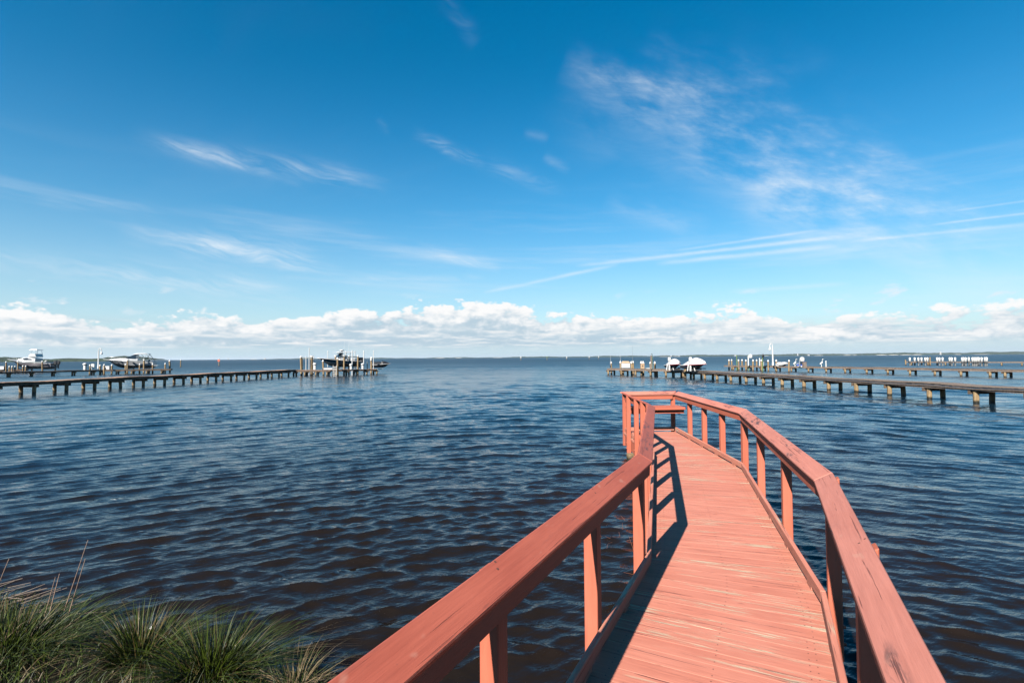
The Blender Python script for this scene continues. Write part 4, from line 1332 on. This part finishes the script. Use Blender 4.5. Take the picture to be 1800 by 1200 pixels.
for u, Y, w in ((1397, 71.8, 'white heron-like bird upright left of the blue jet ski'), (1443.5, 69.0, 'white heron-like bird upright right of the blue jet ski')):
    x = at(u, Y); o = thing('wading_bird', w, 'bird', (x, Y, .78), group='white birds on the second right dock')
    bd = bpy.data.meshes.new('body'); bm = bmesh.new()
    prev = None; sk = []
    for p, r in (((-.22, 0, .38), .03), ((-.10, 0, .46), .12), ((.06, 0, .56), .13), ((.14, 0, .72), .06), ((.12, 0, .92), .04), ((.16, 0, 1.02), .055), ((.26, 0, 1.02), .02), ((.38, 0, 1.0), .008)):
        ring = [bm.verts.new((x * 0 + p[0], math.cos(t) * r, p[2] + math.sin(t) * r)) for t in np.linspace(0, 2 * math.pi, 8, endpoint=False)]
        if prev:
            for i in range(8): bm.faces.new((prev[i], prev[(i + 1) % 8], ring[(i + 1) % 8], ring[i]))
        prev = ring
    for lx in (-.04, .04):
        pr = None
        for zz in (.42, .0):
            rg = [bm.verts.new((lx + math.cos(t) * .02, lx + math.sin(t) * .02, zz)) for t in np.linspace(0, 2 * math.pi, 5, endpoint=False)]
            if pr:
                for i in range(5): bm.faces.new((pr[i], pr[(i + 1) % 5], rg[(i + 1) % 5], rg[i]))
            pr = rg
    for f in bm.faces: f.smooth = True
    bmesh.ops.recalc_face_normals(bm, faces=bm.faces); bm.to_mesh(bd); bm.free()
    bd.materials.append(MATS['bird_white'])
    ob = bpy.data.objects.new('body', bd); C.objects.link(ob); ob.parent = o
x, Y = at(1451.5, 68.2), 68.2
o = thing('pvc_standpipe', 'plain white standpipe right of the second white bird', 'pipe', (x, Y, .78))
MB().tube((x, Y, .78), (x, Y, zat(1451.5, 634.5, Y)), .07, .07, 8).build('pipe', 'white_pvc', o); MB().lathe((x, Y, zat(1451.5, 634.5, Y)), [(.085, -.06), (.085, .01), (.03, .04)], 8).build('end_cap', 'white_pvc', o)

# items on the reddish dock and the back dock
x, Y = at(5.5, 96.0), 96.0
o = thing('dock_box', 'white dock box with orange end on the reddish dock', 'dock box', (x, Y, .72))
MB().box((x, Y, 1.05), (.9, .6, .62)).build('chest', 'gelcoat', o, bevel=.03); MB().box((x - .5, Y, 1.0), (.12, .55, .5)).build('end_panel', 'orange_rubber', o, bevel=.02)
x, Y = at(161, 84.0), 84.0
o = thing('dock_chair', 'white slatted chair left of the gooseneck lamp', 'chair', (x, Y, .8))
MB().box((x, Y, 1.2), (.5, .5, .05)).build('seat', 'white_pvc', o)
MB().box((x, Y + .25, 1.5), (.5, .05, .55)).build('backrest', 'white_pvc', o)
for a in (-.22, .22):
    for b_ in (-.22, .22): MB().box((x + a, Y + b_, 1.0), (.05, .05, .4)).build('leg', 'white_pvc', o)
x, Y = at(189, 84.5), 84.5
o = thing('dock_box', 'white dock box right of the gooseneck lamp on the back dock', 'dock box', (x, Y, .8))
MB().box((x, Y, 1.08), (1.1, .6, .55)).build('chest', 'gelcoat', o, bevel=.03); MB().box((x, Y, 1.385), (1.16, .66, .06)).build('lid', 'gelcoat', o, bevel=.02)


# channel markers and lone piles
def marker(label, u, Y, vt, kind):
    x = at(u, Y); zt = zat(u, vt, Y)
    o = thing('channel_marker' if kind != 'pile' else 'mooring_pile', label, 'marker' if kind != 'pile' else 'pile', (x, Y, 0))
    add_pile(o, x, Y, zt, .15, kind == 'pile')
    if kind != 'pile':
        MB().box((x, Y - .2, zt - .5), (.75, .05, .75), R(45) if kind == 'diamond' else 0).build('dayboard', {'red': 'orange_rubber', 'green': 'green_paint'}.get(kind, 'white_pvc'), o)
        MB().lathe((x, Y, zt), [(.16, 0), (.16, .1), (.04, .3)], 8).build('top_cap', 'white_pvc', o)


marker('lone white-capped pile just off the end of the left back dock', 299, 96, 634, 'pile')
marker('farther lone capped pile out in the bay on the left', 317.6, 162, 632.5, 'pile')
marker('reddish channel marker left of the centre console boat', 385, 185, 631, 'red')
marker('white channel marker just right of the picture centre', 915.5, 380, 626.8, 'white')
marker('green channel marker, second right of the picture centre', 961.5, 390, 626.6, 'green')
marker('low white channel marker, third right of the picture centre', 996, 410, 627, 'white')
marker('thin channel marker left of the right dock tip', 1035.5, 420, 626, 'white')
marker('faint channel marker nearest the right dock tip', 1052, 470, 626, 'white')


# ------------------------------------------------------------------ far shores
def treeline(name, label, xs, y0, hfun, depth, mat='far_wood', step=6.0):
    rows = 5; v = []; f = []
    n = int((xs[1] - xs[0]) / step)
    for i in range(n + 1):
        x = xs[0] + (xs[1] - xs[0]) * i / n
        h = hfun(x)
        for j in range(rows):
            t = j / (rows - 1)
            z = (-.3, h * .55, h * .92, h, h * .85)[j] * (1 if j == 0 else random.uniform(.78, 1.12))
            v.append((x + random.uniform(-1.5, 1.5), y0(x) + depth * (0, .02, .2, .5, 1)[j], z))
    for i in range(n):
        for j in range(rows - 1):
            k = i * rows + j; f.append((k, k + rows, k + rows + 1, k + 1))
    o = MB().poly(v, f).build(name, mat); o['kind'] = 'stuff'; o['label'] = label
    return o


def land(name, pts, z, mat):
    o = MB().prism(pts, -1.0, z).build(name, mat); struct(o); return o


# nearer wooded point on the left
treeline('far_wood', 'dark wooded point on the horizon at the left', (-1500, -790), lambda x: 1090 + .12 * (x + 800), lambda x: (7.5 + 2.2 * math.sin(x * .021) + 1.5 * math.sin(x * .057)) * min(1, max(.16, (-770 - x) / 60)), 90, step=5)
land('shore', [(-1500, 1000), (-780, 1085), (-770, 1100), (-790, 1190), (-1500, 1110)], .25, 'bank_soil')
# long low shore across the bay
treeline('far_wood', 'low hazy green shore stretching along the horizon', (-1900, 4600), lambda x: 3650 - .22 * max(0, x - 300) + .10 * max(0, -x), lambda x: (4.5 + 9.5 * min(1, max(0, (x + 400) / 3400)) + 1.6 * math.sin(x * .011) + 1.1 * math.sin(x * .031)), 120, step=9)
for k, (u0, u1, h) in enumerate(((1483, 1497, 3.2), (1500, 1506, 2.6), (1541, 1560, 4.6), (1562, 1580, 4.0), (1583, 1602, 3.6), (1604, 1622, 4.4), (1680, 1690, 3.0), (1712, 1740, 2.2), (1432, 1447, 2.6), (1340, 1352, 2.4), (1160, 1176, 2.4), (1183, 1196, 2.6), (765, 782, 3.6), (800, 812, 3.0), (866, 884, 2.6), (438, 452, 3.0))):
    Yk = 3650; x = at((u0 + u1) / 2, Yk)
    Yk = 3650 - .22 * max(0, x - 300) + .10 * max(0, -x) - 9
    a, b = at(u0, Yk), at(u1, Yk)
    n = 10
    m_ = MB(); v = []; f = []
    for i in range(n + 1):
        xx = a + (b - a) * i / n; e = .75 * math.sin(math.pi * i / n) ** .5
        v += [(xx, Yk - 6, -.3), (xx, Yk - 1, h * e * random.uniform(.75, 1.1) + .2), (xx, Yk + 9, h * e + .2)]
    for i in range(n):
        f += [(3 * i, 3 * i + 3, 3 * i + 4, 3 * i + 1), (3 * i + 1, 3 * i + 4, 3 * i + 5, 3 * i + 2)]
    o = m_.poly(v, f).build('sand_bluff', 'sand'); struct(o)
for u, Yk, h, lab in ((1178, 3500, 7, 'tiny pale building on the far shore above the left covered jet ski'), (1192, 3490, 6, 'tiny pale building on the far shore just right of that jet ski cover'), (1399, 3200, 13, 'small tower block on the far shore above the left white bird'),
                      (1648, 2900, 17, 'pale tower block on the far shore above the farthest right dock'), (1290, 3400, 7, 'tiny pale building on the far shore above the left green pole'), (1418, 3150, 8, 'tiny pale building on the far shore above the blue jet ski'),
                      (468, 3700, 9, 'low pale building on the horizon above the long left dock'), (404, 3700, 12, 'narrow pale building on the horizon near the reddish channel marker'), (62, 1083, 3.0, 'pale waterside house behind the flybridge boat'), (118, 1083, 2.8, 'pale waterside house left of the gooseneck lamp'), (96, 1084, 2.8, 'pale waterside house behind the stern of the flybridge boat')):
    x = at(u, Yk); w = h * 1.3 if h < 12 else h * .4
    o = thing('far_house', lab, 'building', (x, Yk - 20, 0), group='buildings on the far shore')
    MB().box((0, 0, h * .35), (w, w * .7, h * .7)).build('wall', 'house_pale', o, local=True)
    MB().poly([(-w * .55, -w * .4, h * .7), (w * .55, -w * .4, h * .7), (w * .55, w * .4, h * .7), (-w * .55, w * .4, h * .7), (-w * .5, 0, h), (w * .5, 0, h)], [(0, 1, 5, 4), (2, 3, 4, 5), (1, 2, 5), (3, 0, 4)]).build('roof', 'house_pale', o, local=True)


# ------------------------------------------------------------------ marsh grass on the bank
def blades(name, n, place, mat, length, spread, droop, width=.006, tan=0.2, parent=None, tintf=None):
    v = np.zeros((n * 8, 3)); tint = np.zeros(n * 8)
    for i in range(n):
        x, y, ax, ay = place()
        z = bank_z(x, y) - .03
        L = length * rng.uniform(.45, 1.1)
        d = np.array([ax, ay]) * spread + rng.normal(0, .16, 2)
        w = width * rng.uniform(.7, 1.3); a = rng.uniform(0, math.pi); wx, wy = math.cos(a) * w / 2, math.sin(a) * w / 2
        t_ = rng.random() if tintf is None else tintf()
        for k, t in enumerate((0, .4, .75, 1.0)):
            hx = d[0] * L * (t * .5 + droop * t * t); hy = d[1] * L * (t * .5 + droop * t * t)
            hz = L * (t - droop * .62 * t * t * min(1.6, np.hypot(*d) * 1.5))
            ww = (1, .85, .55, .06)[k]
            v[i * 8 + 2 * k] = (x + hx - wx * ww, y + hy - wy * ww, z + hz); v[i * 8 + 2 * k + 1] = (x + hx + wx * ww, y + hy + wy * ww, z + hz)
        tint[i * 8:i * 8 + 8] = t_
    idx = np.arange(n)[:, None] * 8
    F = np.concatenate([idx + np.array([[2 * k, 2 * k + 1, 2 * k + 3, 2 * k + 2]]) for k in range(3)])
    me = bpy.data.meshes.new(name)
    off = origin(parent) if parent is not None else Vector((0, 0, 0))
    v -= np.array(off)
    me.from_pydata(v.tolist(), [], F.tolist()); me.update()
    at_ = me.attributes.new('tint', 'FLOAT', 'POINT'); at_.data.foreach_set('value', tint.astype(np.float32))
    for p in me.polygons: p.use_smooth = True
    me.materials.append(MATS[mat])
    o = bpy.data.objects.new(name, me); C.objects.link(o)
    if parent is not None: o.parent = parent
    return o


def cover_place():
    while True:
        x = rng.uniform(-8.5, -.9); t = rng.uniform(.02, 2.4); y = edge_y(x) - t
        if lump(x * .8, y * 1.1) > -.25 or rng.random() < .35: return x, y, rng.normal(.25, .5), rng.normal(.25, .5)


def tuft_place(cx, cy, r):
    def f():
        a = rng.uniform(0, 2 * math.pi); q = r * math.sqrt(rng.random())
        return cx + q * math.cos(a), cy + q * math.sin(a), math.cos(a) * q / r * 1.1 + .15, math.sin(a) * q / r * 1.1 + .05
    return f


o = blades('bank_grass', 12000, cover_place, 'marsh_grass', .25, .8, .55, .0065); o['kind'] = 'stuff'; o['label'] = 'low green marsh grass covering the bank'
for lab, cx, cy, r, n, L, mat in (('wide dark green grass tussock at the left edge of the bank', -3.85, 3.95, .42, 1500, .46, 'marsh_grass'),
                                  ('tall green grass tussock left of the drooping one', -2.74, 3.86, .17, 800, .50, 'marsh_grass'),
                                  ('green and straw coloured tussock drooping toward the water', -2.10, 3.66, .21, 1200, .52, 'marsh_grass'),
                                  ('small straw coloured tuft nearest the handrail', -1.47, 3.50, .08, 150, .40, 'dry_grass')):
    root = thing('grass_tussock', lab, 'grass', (cx, cy, bank_z(cx, cy)), group='grass tussocks on the bank')
    blades('leaf_blades', n, tuft_place(cx, cy, r), mat, L, .85, .62, .0062, parent=root)
    blades('straw_blades', max(40, n // 9), tuft_place(cx, cy, r * 1.1), 'dry_grass', L * .95, 1.25, .95, .005, parent=root, tintf=lambda: .9)
root = thing('dry_reed', 'few tall thin dry reed stems rising above the left tussock', 'reeds', (-3.55, 4.4, bank_z(-3.55, 4.4)))
for (u0, v0, u1, v1) in ((122, 1040, 152, 952), (130, 1045, 148, 985), (96, 1046, 103, 1012), (88, 1050, 96, 1018), (0, 1012, 14, 985)):
    Y = 4.35
    a = (at(u0, Y), Y, zat(u0, v0, Y) - .15); b = (at(u1, Y), Y + .05, zat(u1, v1, Y))
    MB().tube(a, b, .0045, .002, 5).build('stem', 'dock_warm', root)
root = thing('reed_heap', 'heap of washed-up straw behind the left tussock', 'reeds', (-4.4, 4.75, .1))
for k in range(36):
    x = -4.6 + rng.normal(0, .35); y = edge_y(x) - .15 + rng.normal(0, .12); a = rng.uniform(-.5, .9); l = rng.uniform(.15, .4)
    z = bank_z(x, y) + rng.uniform(.03, .16)
    MB().tube((x, y, z), (x + math.cos(a) * l, y + math.sin(a) * l * .6, z + rng.uniform(-.03, .14)), .004, .003, 4).build('stalk', 'dock_beam' if k % 2 else 'dock_grey', root)
for k, (x, y, r, w) in enumerate(((-3.35, 4.52, .13, 'largest wet black stone at the waterline behind the tussocks'), (-3.10, 4.50, .09, 'middle wet black stone at the waterline'), (-2.92, 4.40, .07, 'small wet black stone nearest the tall tussock'),
                                  (-1.30, 3.42, .12, 'dark stone beside the straw coloured tuft'), (-.27, 3.62, .085, 'weedy tan stone at the waterline under the handrail'))):
    bm = bmesh.new(); bmesh.ops.create_icosphere(bm, subdivisions=2, radius=r)
    for vv in bm.verts: vv.co *= 1 + .28 * math.sin(vv.co.x * 31 + k) * math.cos(vv.co.y * 27) + random.uniform(-.08, .08); vv.co.z *= .6
    me = bpy.data.meshes.new('shore_stone'); bm.to_mesh(me); bm.free()
    me.materials.append(MATS['wet_rock' if k < 4 else 'lid_tan'])
    o = bpy.data.objects.new('shore_stone', me); C.objects.link(o); o.location = (x, y, max(.015, bank_z(x, y) + r * .2)); tag(o, w, 'stone', 'stones at the waterline')
# drowned brush beside the boardwalk
root = thing('dead_branch', 'reddish drowned brush sticking out of the water beside the boardwalk', 'branch', (1.45, 7.0, 0))
for k in range(30):
    x = 1.36 + rng.normal(0, .20); y = 6.75 + rng.normal(0, .55)
    a = rng.uniform(0, 6.28); l = rng.uniform(.10, .32)
    MB().tube((x, y, -.04), (x + math.cos(a) * l, y + math.sin(a) * l, rng.uniform(.01, .06)), .004, .0015, 4).build('twig', 'twig_red', root)


# ------------------------------------------------------------------ sea haze over the bay
hz = MB().box((0, 4600, 13.0), (19400, 9700, 30.0)).build('haze', 'white_pvc')
hz.data.materials.clear()
mt = bpy.data.materials.new('sea_haze'); mt.use_nodes = True
for n in list(mt.node_tree.nodes): mt.node_tree.nodes.remove(n)
T = NT(mt.node_tree)
pv = T.n('ShaderNodeVolumePrincipled', {'Color': (.80, .88, 1.0, 1), 'Density': 0.00006, 'Anisotropy': 0.2})
T.n('ShaderNodeOutputMaterial', {'Volume': pv.outputs[0]})
hz.data.materials.append(mt); struct(hz, 'stuff'); hz['label'] = 'thin sea haze over the bay'
